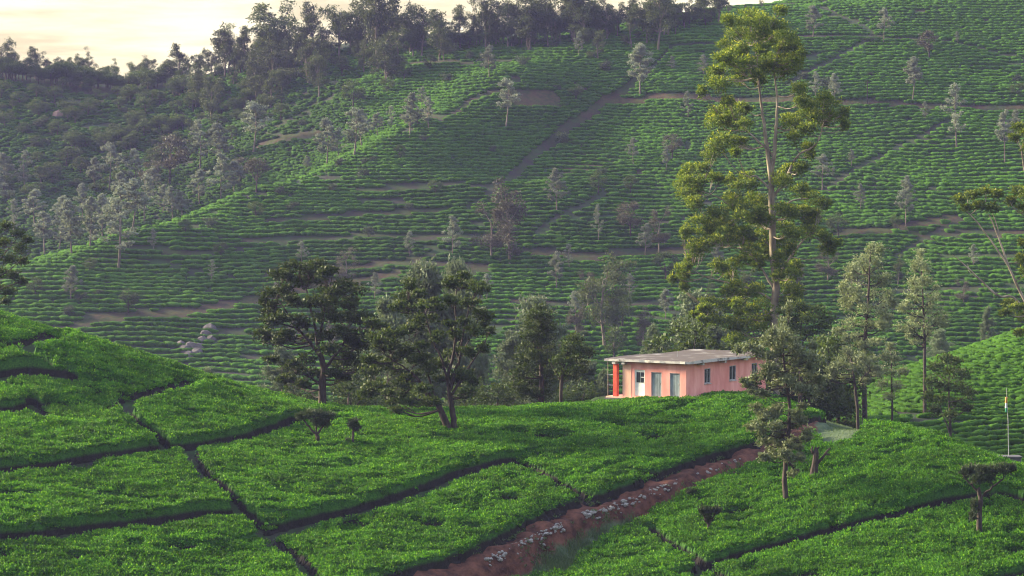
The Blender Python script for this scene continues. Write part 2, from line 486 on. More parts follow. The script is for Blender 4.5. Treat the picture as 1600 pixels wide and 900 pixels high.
def gn_scatter(name, pts, rot, scl, itint, protos, parent=None):
    me = bpy.data.meshes.new(name)
    me.vertices.add(len(pts)); me.vertices.foreach_set('co', np.ascontiguousarray(pts, np.float32).ravel())
    a = me.attributes.new('rot', 'FLOAT_VECTOR', 'POINT'); a.data.foreach_set('vector', np.ascontiguousarray(rot, np.float32).ravel())
    a = me.attributes.new('scl', 'FLOAT_VECTOR', 'POINT'); a.data.foreach_set('vector', np.ascontiguousarray(scl, np.float32).ravel())
    a = me.attributes.new('itint', 'FLOAT', 'POINT'); a.data.foreach_set('value', np.ascontiguousarray(itint, np.float32))
    o = bpy.data.objects.new(name, me); COL.objects.link(o)
    if parent is not None: o.parent = parent
    coll = bpy.data.collections.new(name + '_pieces')
    for i, pm in enumerate(protos):
        po = bpy.data.objects.new(name + '_piece', pm); coll.objects.link(po)
    ng = bpy.data.node_groups.new(name + '_scatter', 'GeometryNodeTree')
    ng.interface.new_socket('Geometry', in_out='INPUT', socket_type='NodeSocketGeometry')
    ng.interface.new_socket('Geometry', in_out='OUTPUT', socket_type='NodeSocketGeometry')
    N, L = ng.nodes, ng.links
    gi, go = N.new('NodeGroupInput'), N.new('NodeGroupOutput')
    m2p = N.new('GeometryNodeMeshToPoints')
    iop = N.new('GeometryNodeInstanceOnPoints')
    ci = N.new('GeometryNodeCollectionInfo'); ci.inputs['Collection'].default_value = coll
    ci.inputs['Separate Children'].default_value = True; ci.inputs['Reset Children'].default_value = True
    iop.inputs['Pick Instance'].default_value = True
    nr = N.new('GeometryNodeInputNamedAttribute'); nr.data_type = 'FLOAT_VECTOR'; nr.inputs['Name'].default_value = 'rot'
    ns = N.new('GeometryNodeInputNamedAttribute'); ns.data_type = 'FLOAT_VECTOR'; ns.inputs['Name'].default_value = 'scl'
    L.new(gi.outputs[0], m2p.inputs['Mesh']); L.new(m2p.outputs[0], iop.inputs['Points'])
    L.new(ci.outputs[0], iop.inputs['Instance'])
    L.new(nr.outputs['Attribute'], iop.inputs['Rotation']); L.new(ns.outputs['Attribute'], iop.inputs['Scale'])
    L.new(iop.outputs[0], go.inputs[0])
    md = o.modifiers.new('scatter', 'NODES'); md.node_group = ng
    return o

# ================================================================== SETTING
# ------------------------------------------------------------------ traced paths in the near tea (photo pixels)
NEAR_PATHS = [  # (pixels, width m, step of the terrace)
    ([(-60, 736), (0, 728), (67, 721), (133, 710), (187, 702), (253, 693), (300, 690), (350, 682), (400, 672), (433, 661), (462, 648)], 1.15, .30),
    ([(-60, 840), (0, 832), (67, 827), (133, 818), (200, 812), (267, 804), (317, 797), (367, 795), (385, 797)], 1.2, .32),
    ([(296, 692), (302, 712), (320, 737), (347, 753), (363, 773), (377, 790), (393, 803), (410, 822), (423, 837), (443, 848), (467, 867), (483, 890), (500, 910)], .9, 0),
    ([(425, 824), (467, 812), (510, 800), (550, 792), (590, 782), (633, 767), (677, 751), (717, 734), (760, 722), (796, 712)], 1.3, .34),
    ([(793, 711), (833, 727), (867, 744), (897, 762), (925, 778)], .85, 0),
    ([(300, 592), (280, 602), (240, 611), (205, 620), (190, 633)], 1.9, .4),
    ([(190, 633), (207, 650), (233, 667), (262, 690)], .95, 0),
    ([(95, 518), (75, 527), (50, 534), (33, 540)], 2.2, .4),
    ([(33, 540), (48, 552), (70, 563)], .9, 0),
    ([(-20, 588), (5, 582), (27, 577), (60, 575), (103, 581)], 1.9, .4),
    ([(-20, 637), (0, 635), (27, 633), (45, 628)], 1.4, .3),
    ([(50, 618), (58, 632), (70, 645)], .9, 0),
    ([(1095, 879), (1150, 861), (1200, 847), (1267, 830), (1333, 813), (1400, 797), (1450, 783), (1500, 773), (1533, 768), (1567, 767), (1610, 778)], 1.05, .26),
    ([(1013, 822), (1047, 846), (1077, 862), (1100, 878), (1112, 888), (1140, 900)], .75, 0),
    ([(1100, 878), (1085, 897), (1070, 915)], .7, 0),
    ([(1545, 904), (1580, 893), (1620, 885)], .8, .15),
    ([(1380, 666), (1420, 678), (1465, 694), (1490, 704)], .4, 0),
    ([(1225, 712), (1250, 735), (1300, 728), (1340, 722)], .5, .1),
    ([(1080, 722), (1110, 712), (1150, 706)], .3, 0),
    ([(760, 628), (800, 640), (850, 641)], .35, 0),
    ([(870, 660), (900, 655), (915, 652)], .35, 0),
]
NP_XY = [(castline(pl, ground=False), w, st) for pl, w, st in NEAR_PATHS]
GRASS_POLY = castline([(800, 915), (872, 856), (922, 828), (985, 812), (1015, 806), (1018, 822), (962, 846), (915, 872), (885, 912)])
GRASS2_POLY = castline([(1272, 695), (1288, 660), (1297, 651), (1315, 646), (1347, 648), (1352, 682), (1326, 704), (1294, 710)])
def in_poly(x, y, poly):
    c = np.zeros(x.shape, bool)
    j = len(poly) - 1
    for i in range(len(poly)):
        xi, yi = poly[i]; xj, yj = poly[j]
        c ^= ((yi > y) != (yj > y)) & (x < (xj - xi) * (y - yi) / (yj - yi + 1e-12) + xi)
        j = i
    return c
HC = P(1072, 622, 205)                       # near corner of the house
HRZ = R(57)
hX = np.array([math.cos(HRZ), math.sin(HRZ)]); hY = np.array([-math.sin(HRZ), math.cos(HRZ)])
def house_local(x, y):
    a, b = x - HC[0], y - HC[1]
    return a * hX[0] + b * hX[1], a * hY[0] + b * hY[1]

def near_tea(x, y):
    """0..1 mask of tea and height of its plucked table above the ground"""
    nz = (fbm(x / .9, y / .9, 21, 2) - .5) * .55
    m = np.ones(x.shape); step = np.zeros(x.shape)
    for pl, w, st in NP_XY:
        d, s, _ = poly_dist(x, y, pl)
        m = np.minimum(m, sstep(w * .5 - .12, w * .5 + .16, d + nz * (.6 if w > .7 else .9)))
        if st:
            step = step - s * st * np.exp(-d / 3.0)
    _, t = road_drop(x, y)
    on = sstep(62, 54, x)
    du, _, _ = poly_dist(x, y, ROAD)
    tr = np.where(np.abs(t) < 60, t, 99) + nz * .8
    road = sstep(-1.0, -1.25, tr) + sstep(1.2, 1.5, tr)
    end = poly_dist(x, y, ROAD[-2:])[0]
    m = np.minimum(m, np.clip(road, 0, 1))
    m = np.where(in_poly(x, y, GRASS_POLY) | in_poly(x, y, GRASS2_POLY), 0, m)
    lx, ly = house_local(x, y)
    m = np.where((lx > -.7) & (lx < 14.6) & (ly > -.8) & (ly < 8.3), 0, m)
    ridg = np.abs(2 * fbm(x / 1.9, y / 1.5, 31, 2) - 1)
    crev = sstep(.14, .0, ridg) * sstep(.36, .52, fbm(x / 5, y / 5, 33, 2))
    hole = sstep(.70, .78, fbm(x / 2.6, y / 1.3, 41, 2))
    h = TEA + step + (fbm(x / .75, y / .6, 51, 2) - .5) * .36 + (fbm(x / 3, y / 3, 57, 2) - .5) * .3 - crev * .34 - hole * .5
    return m, np.maximum(h, .15)

# ------------------------------------------------------------------ ground
def grow(a, b, c, d, fine, coarse):
    """grid lines: fine between b and c, coarser outside"""
    mid = np.arange(b, c + 1e-6, fine)
    lo, hi, s = [], [], fine
    x = b
    while x > a:
        s = min(s * 1.25, coarse); x -= s; lo.append(x)
    s, x = fine, c
    while x < d:
        s = min(s * 1.25, coarse); x += s; hi.append(x)
    return np.array(lo[::-1] + list(mid) + hi)
gx = grow(-330, -48, 52, 330, .3, 5.0)
gy = grow(-90, 146, 224, 1060, .3, 2.5)
XX, YY = np.meshgrid(gx, gy, indexing='ij')
ZZ = G(XX, YY)
_, tt = road_drop(XX, YY)
roadm = sstep(-1.9, -1.3, tt) * sstep(1.9, 1.5, tt) * (YY < 230)
ZZ += roadm * ((fbm(XX / 1.1, YY / 1.1, 61, 4) - .5) * .9)
lx, ly = house_local(XX, YY)
pad = sstep(-1.6, -.2, lx) * sstep(16.2, 14.2, lx) * sstep(-1.6, -.2, ly) * sstep(10, 8, ly)
ZZ = ZZ * (1 - pad) + pad * (HC[2] - .25)
grm = (in_poly(XX, YY, GRASS_POLY) | in_poly(XX, YY, GRASS2_POLY)).astype(float)
nx_, ny_ = XX.shape
V = np.stack([XX, YY, ZZ], -1).reshape(-1, 3)
ii = (np.arange(nx_ - 1)[:, None] * ny_ + np.arange(ny_ - 1)[None, :]).ravel()
Fq = np.stack([ii, ii + ny_, ii + ny_ + 1, ii + 1], -1)
gm, n, l = new_mat('hill_soil')
out = n.new('ShaderNodeOutputMaterial'); b = n.new('ShaderNodeBsdfPrincipled'); b.inputs['Roughness'].default_value = .95; b.inputs['Specular IOR Level'].default_value = .1
tcn = n.new('ShaderNodeTexCoord')
def ramp_noise(scale, c1, c2, lo=.38, hi=.62):
    nzn = n.new('ShaderNodeTexNoise'); nzn.inputs['Scale'].default_value = scale; nzn.inputs['Detail'].default_value = 8; nzn.inputs['Roughness'].default_value = .65
    l.new(tcn.outputs['Object'], nzn.inputs['Vector'])
    r_ = n.new('ShaderNodeValToRGB'); r_.color_ramp.elements[0].position = lo; r_.color_ramp.elements[1].position = hi
    r_.color_ramp.elements[0].color = (*c1, 1); r_.color_ramp.elements[1].color = (*c2, 1)
    l.new(nzn.outputs['Fac'], r_.inputs['Fac'])
    return r_.outputs['Color']
def mixc(fac, a, c):
    mxn = n.new('ShaderNodeMixRGB'); l.new(fac, mxn.inputs['Fac']); l.new(a, mxn.inputs['Color1']); l.new(c, mxn.inputs['Color2'])
    return mxn.outputs[0]
def attr(nm):
    an = n.new('ShaderNodeAttribute'); an.attribute_name = nm
    return an.outputs['Fac']
soil = ramp_noise(.35, (.026, .024, .020), (.024, .050, .014))
red = ramp_noise(1.1, (.042, .020, .015), (.130, .055, .037))
grs = ramp_noise(2.0, (.045, .072, .038), (.08, .105, .058))
c = mixc(attr('road'), soil, red); c = mixc(attr('grass'), c, grs)
l.new(c, b.inputs['Base Color'])
nb = n.new('ShaderNodeTexNoise'); nb.inputs['Scale'].default_value = 5; nb.inputs['Detail'].default_value = 6
l.new(tcn.outputs['Object'], nb.inputs['Vector'])
bp = n.new('ShaderNodeBump'); bp.inputs['Strength'].default_value = .7; bp.inputs['Distance'].default_value = .12
l.new(nb.outputs['Fac'], bp.inputs['Height']); l.new(bp.outputs[0], b.inputs['Normal'])
l.new(b.outputs[0], out.inputs['Surface'])

# far tracks and drains (photo pixels, width m, share of bare red soil)
FAR_PATHS = [
    ([(1205, 55), (1290, 57), (1350, 58), (1400, 60), (1467, 63), (1517, 72), (1550, 82), (1610, 92)], 1.5, .4),
    ([(1285, 12), (1327, 33), (1363, 52)], 2.0, .2), ([(1352, 66), (1310, 90), (1275, 106), (1235, 132)], 2.2, .2),
    ([(943, 158), (1013, 154), (1110, 155), (1200, 158), (1313, 162), (1400, 163), (1500, 167), (1610, 167)], 2.6, 1),
    ([(1480, 190), (1433, 217), (1387, 240), (1340, 263), (1293, 293)], 2.2, .2),
    ([(1010, 112), (973, 143), (943, 158), (923, 180), (890, 197), (867, 220), (833, 243), (800, 277), (765, 303)], 3.2, .3),
    ([(1133, 67), (1090, 70), (1047, 74), (1013, 115)], 1.6, .2),
    ([(1310, 366), (1387, 360), (1433, 350), (1493, 340)], 3.0, .8), ([(1500, 346), (1447, 370), (1400, 400)], 2.0, .3),
    ([(1460, 368), (1530, 366), (1610, 367)], 1.8, .3), ([(1475, 402), (1540, 400), (1610, 400)], 1.8, .3), ([(1400, 455), (1500, 452), (1610, 450)], 1.6, .3),
    ([(947, 300), (900, 327), (840, 363)], 1.8, .2), ([(820, 392), (933, 400), (1077, 390)], 3.0, .8), ([(800, 470), (900, 478), (1050, 474)], 2.0, .4),
    ([(95, 522), (140, 501), (213, 493), (300, 487), (400, 470), (500, 445), (620, 428)], 4.0, .9),
    ([(345, 520), (420, 524), (560, 515)], 1.8, .3), ([(360, 560), (480, 555)], 1.8, .3),
    ([(405, 228), (460, 213), (495, 210)], 3.0, .8), ([(575, 200), (660, 175), (687, 187), (737, 156), (782, 142)], 2.2, .5),
    ([(410, 213), (467, 180), (527, 147), (560, 123)], 2.0, .2), ([(805, 152), (830, 156), (860, 153)], 7.0, 1),
    ([(640, 100), (720, 98), (800, 95)], 2.0, .5), ([(420, 345), (560, 335), (700, 330)], 2.0, .4), ([(380, 380), (520, 372), (760, 372)], 2.2, .4), ([(560, 300), (680, 290), (760, 292)], 1.8, .4),
    ([(200, 388), (260, 392), (330, 398)], 1.5, .4), ([(520, 420), (640, 410), (760, 420)], 3.0, .7),
]
FP_XY = [(castline(pl, y0=345), w * .66, rd * .36) for pl, w, rd in FAR_PATHS]
farred = np.zeros(XX.shape)
fm = YY > 340
xf, yf = XX[fm], YY[fm]
fr = np.zeros(xf.shape)
for pl, w, rd in FP_XY:
    fr = np.maximum(fr, rd * sstep(w * .5 + 1.2, w * .5, poly_dist(xf, yf, pl)[0]))
fr = np.maximum(fr, 0.3 * sstep(.66, .8, fbm(xf / 16, yf / 9, 71, 3)))
farred[fm] = fr
ground = link('ground', mesh_np('ground', V, Fq, gm, {'road': np.maximum(roadm, farred).ravel(), 'grass': grm.ravel()}, smooth=True))
tag(ground, 'bare soil of the hills under the tea with a red earth track', 'ground', kind='structure')

# ------------------------------------------------------------------ near tea: plucked table + leaf tufts
cx_ = np.arange(-47, 52.01, .2); cy_ = np.arange(147, 216.01, .2)
CX, CY = np.meshgrid(cx_, cy_, indexing='ij')
cm, ch = near_tea(CX, CY)
gz = G(CX, CY)
inset = .16
CZ = gz + cm * (ch - inset) - .06 * (1 - cm)
nx2, ny2 = CX.shape
ii = (np.arange(nx2 - 1)[:, None] * ny2 + np.arange(ny2 - 1)[None, :])
fmask = (np.maximum.reduce([cm[:-1, :-1], cm[1:, :-1], cm[:-1, 1:], cm[1:, 1:]]) > .02).ravel()
ii = ii.ravel()[fmask]
Fq = np.stack([ii, ii + ny2, ii + ny2 + 1, ii + 1], -1)
V = np.stack([CX + RNG.normal(0, .035, CX.shape), CY + RNG.normal(0, .035, CX.shape), CZ + RNG.normal(0, .03, CX.shape) * cm], -1).reshape(-1, 3)
tm, n, l = new_mat('tea_hedge')
out = n.new('ShaderNodeOutputMaterial'); b = n.new('ShaderNodeBsdfPrincipled'); b.inputs['Roughness'].default_value = .9; b.inputs['Specular IOR Level'].default_value = .1
tcn = n.new('ShaderNodeTexCoord')
lf = ramp_noise(9.0, (.014, .045, .008), (.038, .11, .011))
st_ = ramp_noise(14.0, (.007, .007, .007), (.022, .018, .016))
hm = n.new('ShaderNodeMapRange'); hm.inputs['From Min'].default_value = .50; hm.inputs['From Max'].default_value = .74
l.new(attr('hgt'), hm.inputs['Value'])
l.new(mixc(hm.outputs[0], st_, lf), b.inputs['Base Color']); l.new(b.outputs[0], out.inputs['Surface'])
tea = tag(thing('tea_field', 'close-plucked bright green tea covering the near knoll below the pink house', 'tea field', (0, 0, 0)), kind='stuff')
tea_table = link('hedge_table', mesh_np('hedge_table', V, Fq, tm, {'hgt': (cm * ch).ravel()}), tea)
tag(tea_table, kind='stuff')

def tuft(seed, n=10, r=.15, L=.17, W=.075):
    g = np.random.default_rng(seed)
    th = g.random(n) * 6.283; el = g.uniform(.15, 1.45, n)
    A = np.stack([np.cos(th) * np.cos(el), np.sin(th) * np.cos(el), np.sin(el)], -1)
    C = np.stack([g.normal(0, r * .6, n), g.normal(0, r * .6, n), g.uniform(-.05, .10, n)], -1) + A * L * .4
    S = unit(np.cross(A, g.normal(size=(n, 3))))
    l_ = L * g.uniform(.7, 1.2, n)[:, None] * .5; w_ = W * g.uniform(.7, 1.2, n)[:, None] * .5
    V = np.stack([C - A * l_, C + S * w_, C + A * l_, C - S * w_], 1).reshape(-1, 3)
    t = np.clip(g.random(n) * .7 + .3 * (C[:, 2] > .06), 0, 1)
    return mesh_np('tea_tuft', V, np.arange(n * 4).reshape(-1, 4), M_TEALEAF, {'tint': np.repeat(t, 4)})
TUFTS = [tuft(i) for i in range(6)]
s = .155
px, py = np.meshgrid(np.arange(-44, 49, s), np.arange(148, 214, s), indexing='ij')
px = (px + RNG.uniform(-s, s, px.shape) * .6).ravel(); py = (py + RNG.uniform(-s, s, py.shape) * .6).ravel()
k = np.abs(px / py) < .215
px, py = px[k], py[k]
pm, ph = near_tea(px, py)
k = RNG.random(len(px)) < sstep(.72, .97, pm) + .04 * (pm > .3)
px, py, pm, ph = px[k], py[k], pm[k], ph[k]
pz = G(px, py) + pm * (ph - .06)
nt = len(px)
e = .25
sx = (H(px + e, py) - H(px - e, py)) / (2 * e); sy = (H(px, py + e) - H(px, py - e)) / (2 * e)
rot = np.stack([sy * .8 + RNG.normal(0, .2, nt), -sx * .8 + RNG.normal(0, .2, nt), RNG.random(nt) * 6.283], -1)
scl = np.repeat((RNG.uniform(.75, 1.3, nt))[:, None], 3, 1)
it = np.clip(-.1 + 1.1 * fbm(px / 2.0, py / 1.3, 91, 3) + RNG.normal(0, .2, nt), 0, 1)
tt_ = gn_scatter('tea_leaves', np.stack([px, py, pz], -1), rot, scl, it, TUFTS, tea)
tag(tt_, kind='stuff')
print('tufts', nt)

# ------------------------------------------------------------------ tea bushes in rows (far hillside, right-hand slope)
def bush_mesh(seed, leaves=130, r=.62, hgt=.62):
    g = np.random.default_rng(seed)
    V, F4 = [], []
    rings, seg = 5, 10
    ph = g.random(4) * 6.28
    for a in range(rings):
        t = a / (rings - 1)
        rr = r * [.70, 1.0, 1.02, .84, .2][a]; z = hgt * [-.35, .35, .74, .96, 1.0][a]
        for k in range(seg):
            an = k / seg * 6.283
            q = rr * (1 + .14 * math.sin(2 * an + ph[0]) + .1 * math.sin(3 * an + ph[1])) * g.uniform(.9, 1.1)
            V.append((q * math.cos(an), q * math.sin(an), z + g.normal(0, .03)))
    for a in range(rings - 1):
        for k in range(seg):
            F4.append((a * seg + k, a * seg + (k + 1) % seg, (a + 1) * seg + (k + 1) % seg, (a + 1) * seg + k))
    V = np.array(V); F4 = np.array(F4)
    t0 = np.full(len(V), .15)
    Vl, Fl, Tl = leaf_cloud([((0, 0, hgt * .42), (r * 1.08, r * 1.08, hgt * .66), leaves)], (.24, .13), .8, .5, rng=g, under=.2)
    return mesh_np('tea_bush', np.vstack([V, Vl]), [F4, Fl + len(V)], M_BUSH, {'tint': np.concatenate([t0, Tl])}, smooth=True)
BUSHES = [bush_mesh(i) for i in range(5)]

def contour_rows(x0, x1, y0, y1, dz, stepm, f):
    """points where the hillside crosses evenly spaced heights: rows that follow the contour"""
    out = []
    xs = np.arange(x0, x1, stepm); ys = np.arange(y0, y1, .5)
    A, B = np.meshgrid(xs, ys, indexing='ij')
    Z = f(A, B)
    gxx, gyy = np.gradient(Z, stepm, .5)
    k0, k1 = np.floor(Z[:, :-1] / dz), np.floor(Z[:, 1:] / dz)
    m = (k0 != k1) & (np.abs(gyy[:, :-1]) >= np.abs(gxx[:, :-1]))
    i, j = np.nonzero(m)
    lev = np.maximum(k0[i, j], k1[i, j]) * dz
    t = (lev - Z[i, j]) / (Z[i, j + 1] - Z[i, j] + 1e-9)
    out.append(np.stack([xs[i], ys[j] + .5 * t], -1))
    xs = np.arange(x0, x1, .5); ys = np.arange(y0, y1, stepm)
    A, B = np.meshgrid(xs, ys, indexing='ij')
    Z = f(A, B)
    gxx, gyy = np.gradient(Z, .5, stepm)
    k0, k1 = np.floor(Z[:-1] / dz), np.floor(Z[1:] / dz)
    m = (k0 != k1) & (np.abs(gyy[:-1]) < np.abs(gxx[:-1]))
    i, j = np.nonzero(m)
    lev = np.maximum(k0[i, j], k1[i, j]) * dz
    t = (lev - Z[i, j]) / (Z[i + 1, j] - Z[i, j] + 1e-9)
    out.append(np.stack([xs[i] + .5 * t, ys[j]], -1))
    return np.vstack(out)
def frustum(p, m):
    return np.abs(p[:, 0] / p[:, 1]) < .1944 * m
def bush_field(name, label, pts, base=.5, size=1.0, tintn=(30, .6), gaps=.72, jit=.12, shape=(1, 1, 1)):
    x, y = pts[:, 0], pts[:, 1]
    x = x + RNG.normal(0, jit, len(x)); y = y + RNG.normal(0, jit, len(y))
    dark = sstep(-75, -40, x) * sstep(28, 5, x) * sstep(525, 480, y) * .07
    keep = (fbm(x / 7, y / 4, 131, 3) + RNG.normal(0, .05, len(x)) < gaps - dark) & (RNG.random(len(x)) > .03)
    x, y = x[keep], y[keep]
    n_ = len(x)
    z = G(x, y)
    e_ = 1.0
    gxr, gyr = G(x + e_, y) - G(x - e_, y), G(x, y + e_) - G(x, y - e_)
    rot = np.stack([RNG.normal(0, .08, n_), RNG.normal(0, .08, n_), np.arctan2(gxr, -gyr) + RNG.normal(0, .12, n_) + math.pi * RNG.integers(0, 2, n_)], -1)
    sc_ = size * np.clip(RNG.normal(1, .13, n_), .6, 1.35)
    scl = np.stack([sc_ * shape[0] * RNG.uniform(.85, 1.2, n_), sc_ * shape[1] * RNG.uniform(.9, 1.1, n_), sc_ * shape[2] * RNG.uniform(.8, 1.1, n_)], -1)
    it = np.clip((base[keep] if hasattr(base, '__len__') else base) + tintn[1] * (fbm(x / tintn[0], y / tintn[0], 141, 3) - .5) * 2 + RNG.normal(0, .12, n_), 0, 1)
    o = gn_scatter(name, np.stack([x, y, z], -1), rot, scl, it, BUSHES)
    print(name, n_)
    return tag(o, label, 'tea bushes', kind='stuff')
pts = contour_rows(-135, 135, 385, 640, .68, .58, lambda x, y: G(x, y) + (fbm(x / 16, y / 16, 161, 2) - .5) * 1.4)
pts = pts[frustum(pts, 1.22)]
keep = np.ones(len(pts), bool)
for pl, w, rd in FP_XY:
    d = poly_dist(pts[:, 0], pts[:, 1], pl)[0]
    keep &= d > w * .5 + .35
# woodland along the ridge keeps the tea out
crest = np.array([P(u, v, Y * FK)[:2] for u, v, Y in [(-250, 110, 750), (0, 116, 750), (200, 138, 742), (400, 98, 734), (600, 74, 712), (800, 60, 702), (1000, 42, 700), (1120, 22, 702)]])
d, sd, _ = poly_dist(pts[:, 0], pts[:, 1], crest)
keep &= ~((d < 2.5) | (sd < 0)) | (pts[:, 0] > 44)
rough = sstep(530, 555, pts[:, 1]) * sstep(-25, -45, pts[:, 0])      # overgrown hollow on the left, also toned down for its shade
keep &= ~(RNG.random(len(pts)) < rough * .15)
pts = pts[keep]; rough = rough[keep]
pts = pts + RNG.normal(0, .55, pts.shape) * rough[:, None]
bush_field('far_tea_rows', 'contour rows of tea bushes covering the far hillside', pts, base=.52 - .42 * rough, size=1.0, gaps=.77, jit=.09, shape=(1.22, 1.1, .82))  # lower tint puts the hollow's shade into its scrubby bushes
pts = contour_rows(22, 74, 236, 305, .28, .5, H)
pts = pts[frustum(pts, 1.25)]
bush_field('slope_tea_rows', 'rows of tea bushes on the slope behind the flagpole', pts, base=.6, size=.68, gaps=.78, jit=.07, shape=(1.4, 1.12, 1.0))

# ------------------------------------------------------------------ haze
def box_np(x0, x1, y0, y1, z0, z1):
    V = np.array([(x, y, z) for x in (x0, x1) for y in (y0, y1) for z in (z0, z1)], float)
    Fq = np.array([(0, 1, 3, 2), (4, 6, 7, 5), (0, 4, 5, 1), (2, 3, 7, 6), (0, 2, 6, 4), (1, 5, 7, 3)])
    return V, Fq
hzm, n, l = new_mat('haze')
out = n.new('ShaderNodeOutputMaterial'); pv = n.new('ShaderNodeVolumePrincipled')
pv.inputs['Color'].default_value = (.46, .47, 1.0, 1)
pv.inputs['Density'].default_value = 0.000092
pv.inputs['Anisotropy'].default_value = 0.2
l.new(pv.outputs[0], out.inputs['Volume'])
zmin = float(ZZ.min()) - 1.0
hv_, hf_ = box_np(-345, 345, -105, 1075, zmin, 90)
haze = link('haze', mesh_np('haze', hv_, hf_, hzm))
tag(haze, 'pale bluish evening haze filling the valley', 'haze', kind='stuff')

# ================================================================== HOUSE
M_WALL = surf_mat('salmon_plaster', (.55, .19, .165), (.74, .36, .31), 1.1, bump=.15, stretch=(1, 1, .28), bscale=14, lo=.3, hi=.68)
M_WALLP = surf_mat('bare_peach_plaster', (.60, .32, .24), (.72, .44, .33), 1.6, bump=.2, stretch=(1, 1, .3), bscale=14)
M_CORAL = surf_mat('coral_paint', (.46, .065, .042), (.56, .10, .065), 2, bump=.1)
M_SLAB = surf_mat('weathered_concrete', (.075, .058, .053), (.27, .25, .235), .55, bump=.3, lo=.54, hi=.68, bscale=8)
M_SLABE = surf_mat('whitewashed_edge', (.09, .075, .07), (.42, .40, .38), 1.6, bump=.2, lo=.33, hi=.5, bscale=10)
M_WHITE = surf_mat('white_paint', (.60, .61, .58), (.74, .75, .72), 3, bump=.05)
M_BLUE = surf_mat('grey_blue_door_paint', (.14, .175, .19), (.25, .30, .315), 2.2, bump=.1, stretch=(1, 1, .4))
M_FRAME = surf_mat('grey_frame_paint', (.24, .25, .26), (.36, .37, .37), 3, bump=.05)
M_CONC = surf_mat('grey_concrete', (.06, .058, .062), (.11, .105, .108), 2, bump=.2)
M_STEEL = surf_mat('dull_steel', (.30, .31, .31), (.42, .43, .43), 5, rough=.5, bump=0, metal=.6)
M_POLE = surf_mat('weathered_pole', (.16, .14, .10), (.27, .24, .18), 5, bump=.1, stretch=(1, 1, .2))
M_STONE = surf_mat('whitewashed_stone', (.08, .068, .062), (.27, .25, .235), 3.5, bump=.4, lo=.35, hi=.55)
M_ROCK = surf_mat('hill_rock', (.05, .042, .043), (.12, .105, .10), .9, bump=.8, bscale=3)
M_ROCKR = surf_mat('reddish_rock', (.13, .08, .065), (.22, .15, .13), .9, bump=.8, bscale=3)
gl, n, l = new_mat('dark_glass')
out = n.new('ShaderNodeOutputMaterial'); b = n.new('ShaderNodeBsdfPrincipled'); b.inputs['Base Color'].default_value = (.03, .034, .04, 1); b.inputs['Roughness'].default_value = .12
l.new(b.outputs[0], out.inputs['Surface'])

class MB:
    def __init__(self): self.V, self.F, self.n = [], [], 0
    def box(self, x0, x1, y0, y1, z0, z1):
        v, f = box_np(x0, x1, y0, y1, z0, z1); self.V.append(v); self.F.append(f + self.n); self.n += 8; return self
    def mesh(self, name, mat, bevel=0):
        me = mesh_np(name, np.vstack(self.V), np.vstack(self.F), mat)
        return me
def part(name, mb, mat, parent, bevel=0.0):
    o = link(name, mb.mesh(name, mat), parent)
    if bevel:
        m_ = o.modifiers.new('bevel', 'BEVEL'); m_.width = bevel; m_.segments = 2; m_.limit_method = 'ANGLE'
    return o
house = thing('house', 'small flat-roofed salmon pink house on the crest of the tea knoll', 'house', (HC[0], HC[1], HC[2] - .55), HRZ)
Z0 = .55                                    # floor level above the thing's base
WH, LX, LY, T = Z0 + 2.68, 13.4, 5.75, .22
doors = [(3.72, 4.66, 2.06, 'w'), (2.20, 3.14, 1.92, 'b'), (.55, 1.46, 1.90, 'b')]
wins = [(2.95, 3.95, .95, 2.12), (7.10, 8.20, .95, 2.12), (10.9, 11.9, .95, 2.12)]
w = MB()                                    # door wall (x = 0)
ys = [0.0] + sorted([v for d in doors for v in d[:2]]) + [LY]
for i in range(0, len(ys), 2):
    w.box(0, T, ys[i], ys[i + 1], 0, WH)
for y0, y1, h, k in doors:
    w.box(0, T, y0, y1, Z0 + h, WH); w.box(0, T, y0, y1, 0, Z0 - .01)
wall = part('wall', w, M_WALL, house)
w = MB()                                    # window wall (y = 0)
xs = [T] + sorted([v for d in wins for v in d[:2]]) + [LX]
for i in range(0, len(xs), 2):
    w.box(xs[i], xs[i + 1], 0, T, 0, WH)
for x0, x1, z0, z1 in wins:
    w.box(x0, x1, 0, T, 0, Z0 + z0); w.box(x0, x1, 0, T, Z0 + z1, WH)
part('wall', w, M_WALL, house)
part('wall', MB().box(T, LX, LY - T, LY, 0, WH), M_WALLP, house)
part('wall', MB().box(LX - T, LX, T, LY - T, 0, WH), M_WALL, house)
part('plaster_patch', MB().box(-.014, .0, 4.95, LY - .01, .2, WH - .25), M_WALLP, house)
part('floor_slab', MB().box(-.25, LX + .1, -.1, LY + 1.4, -.35, Z0 - .12), M_WALLP, house)
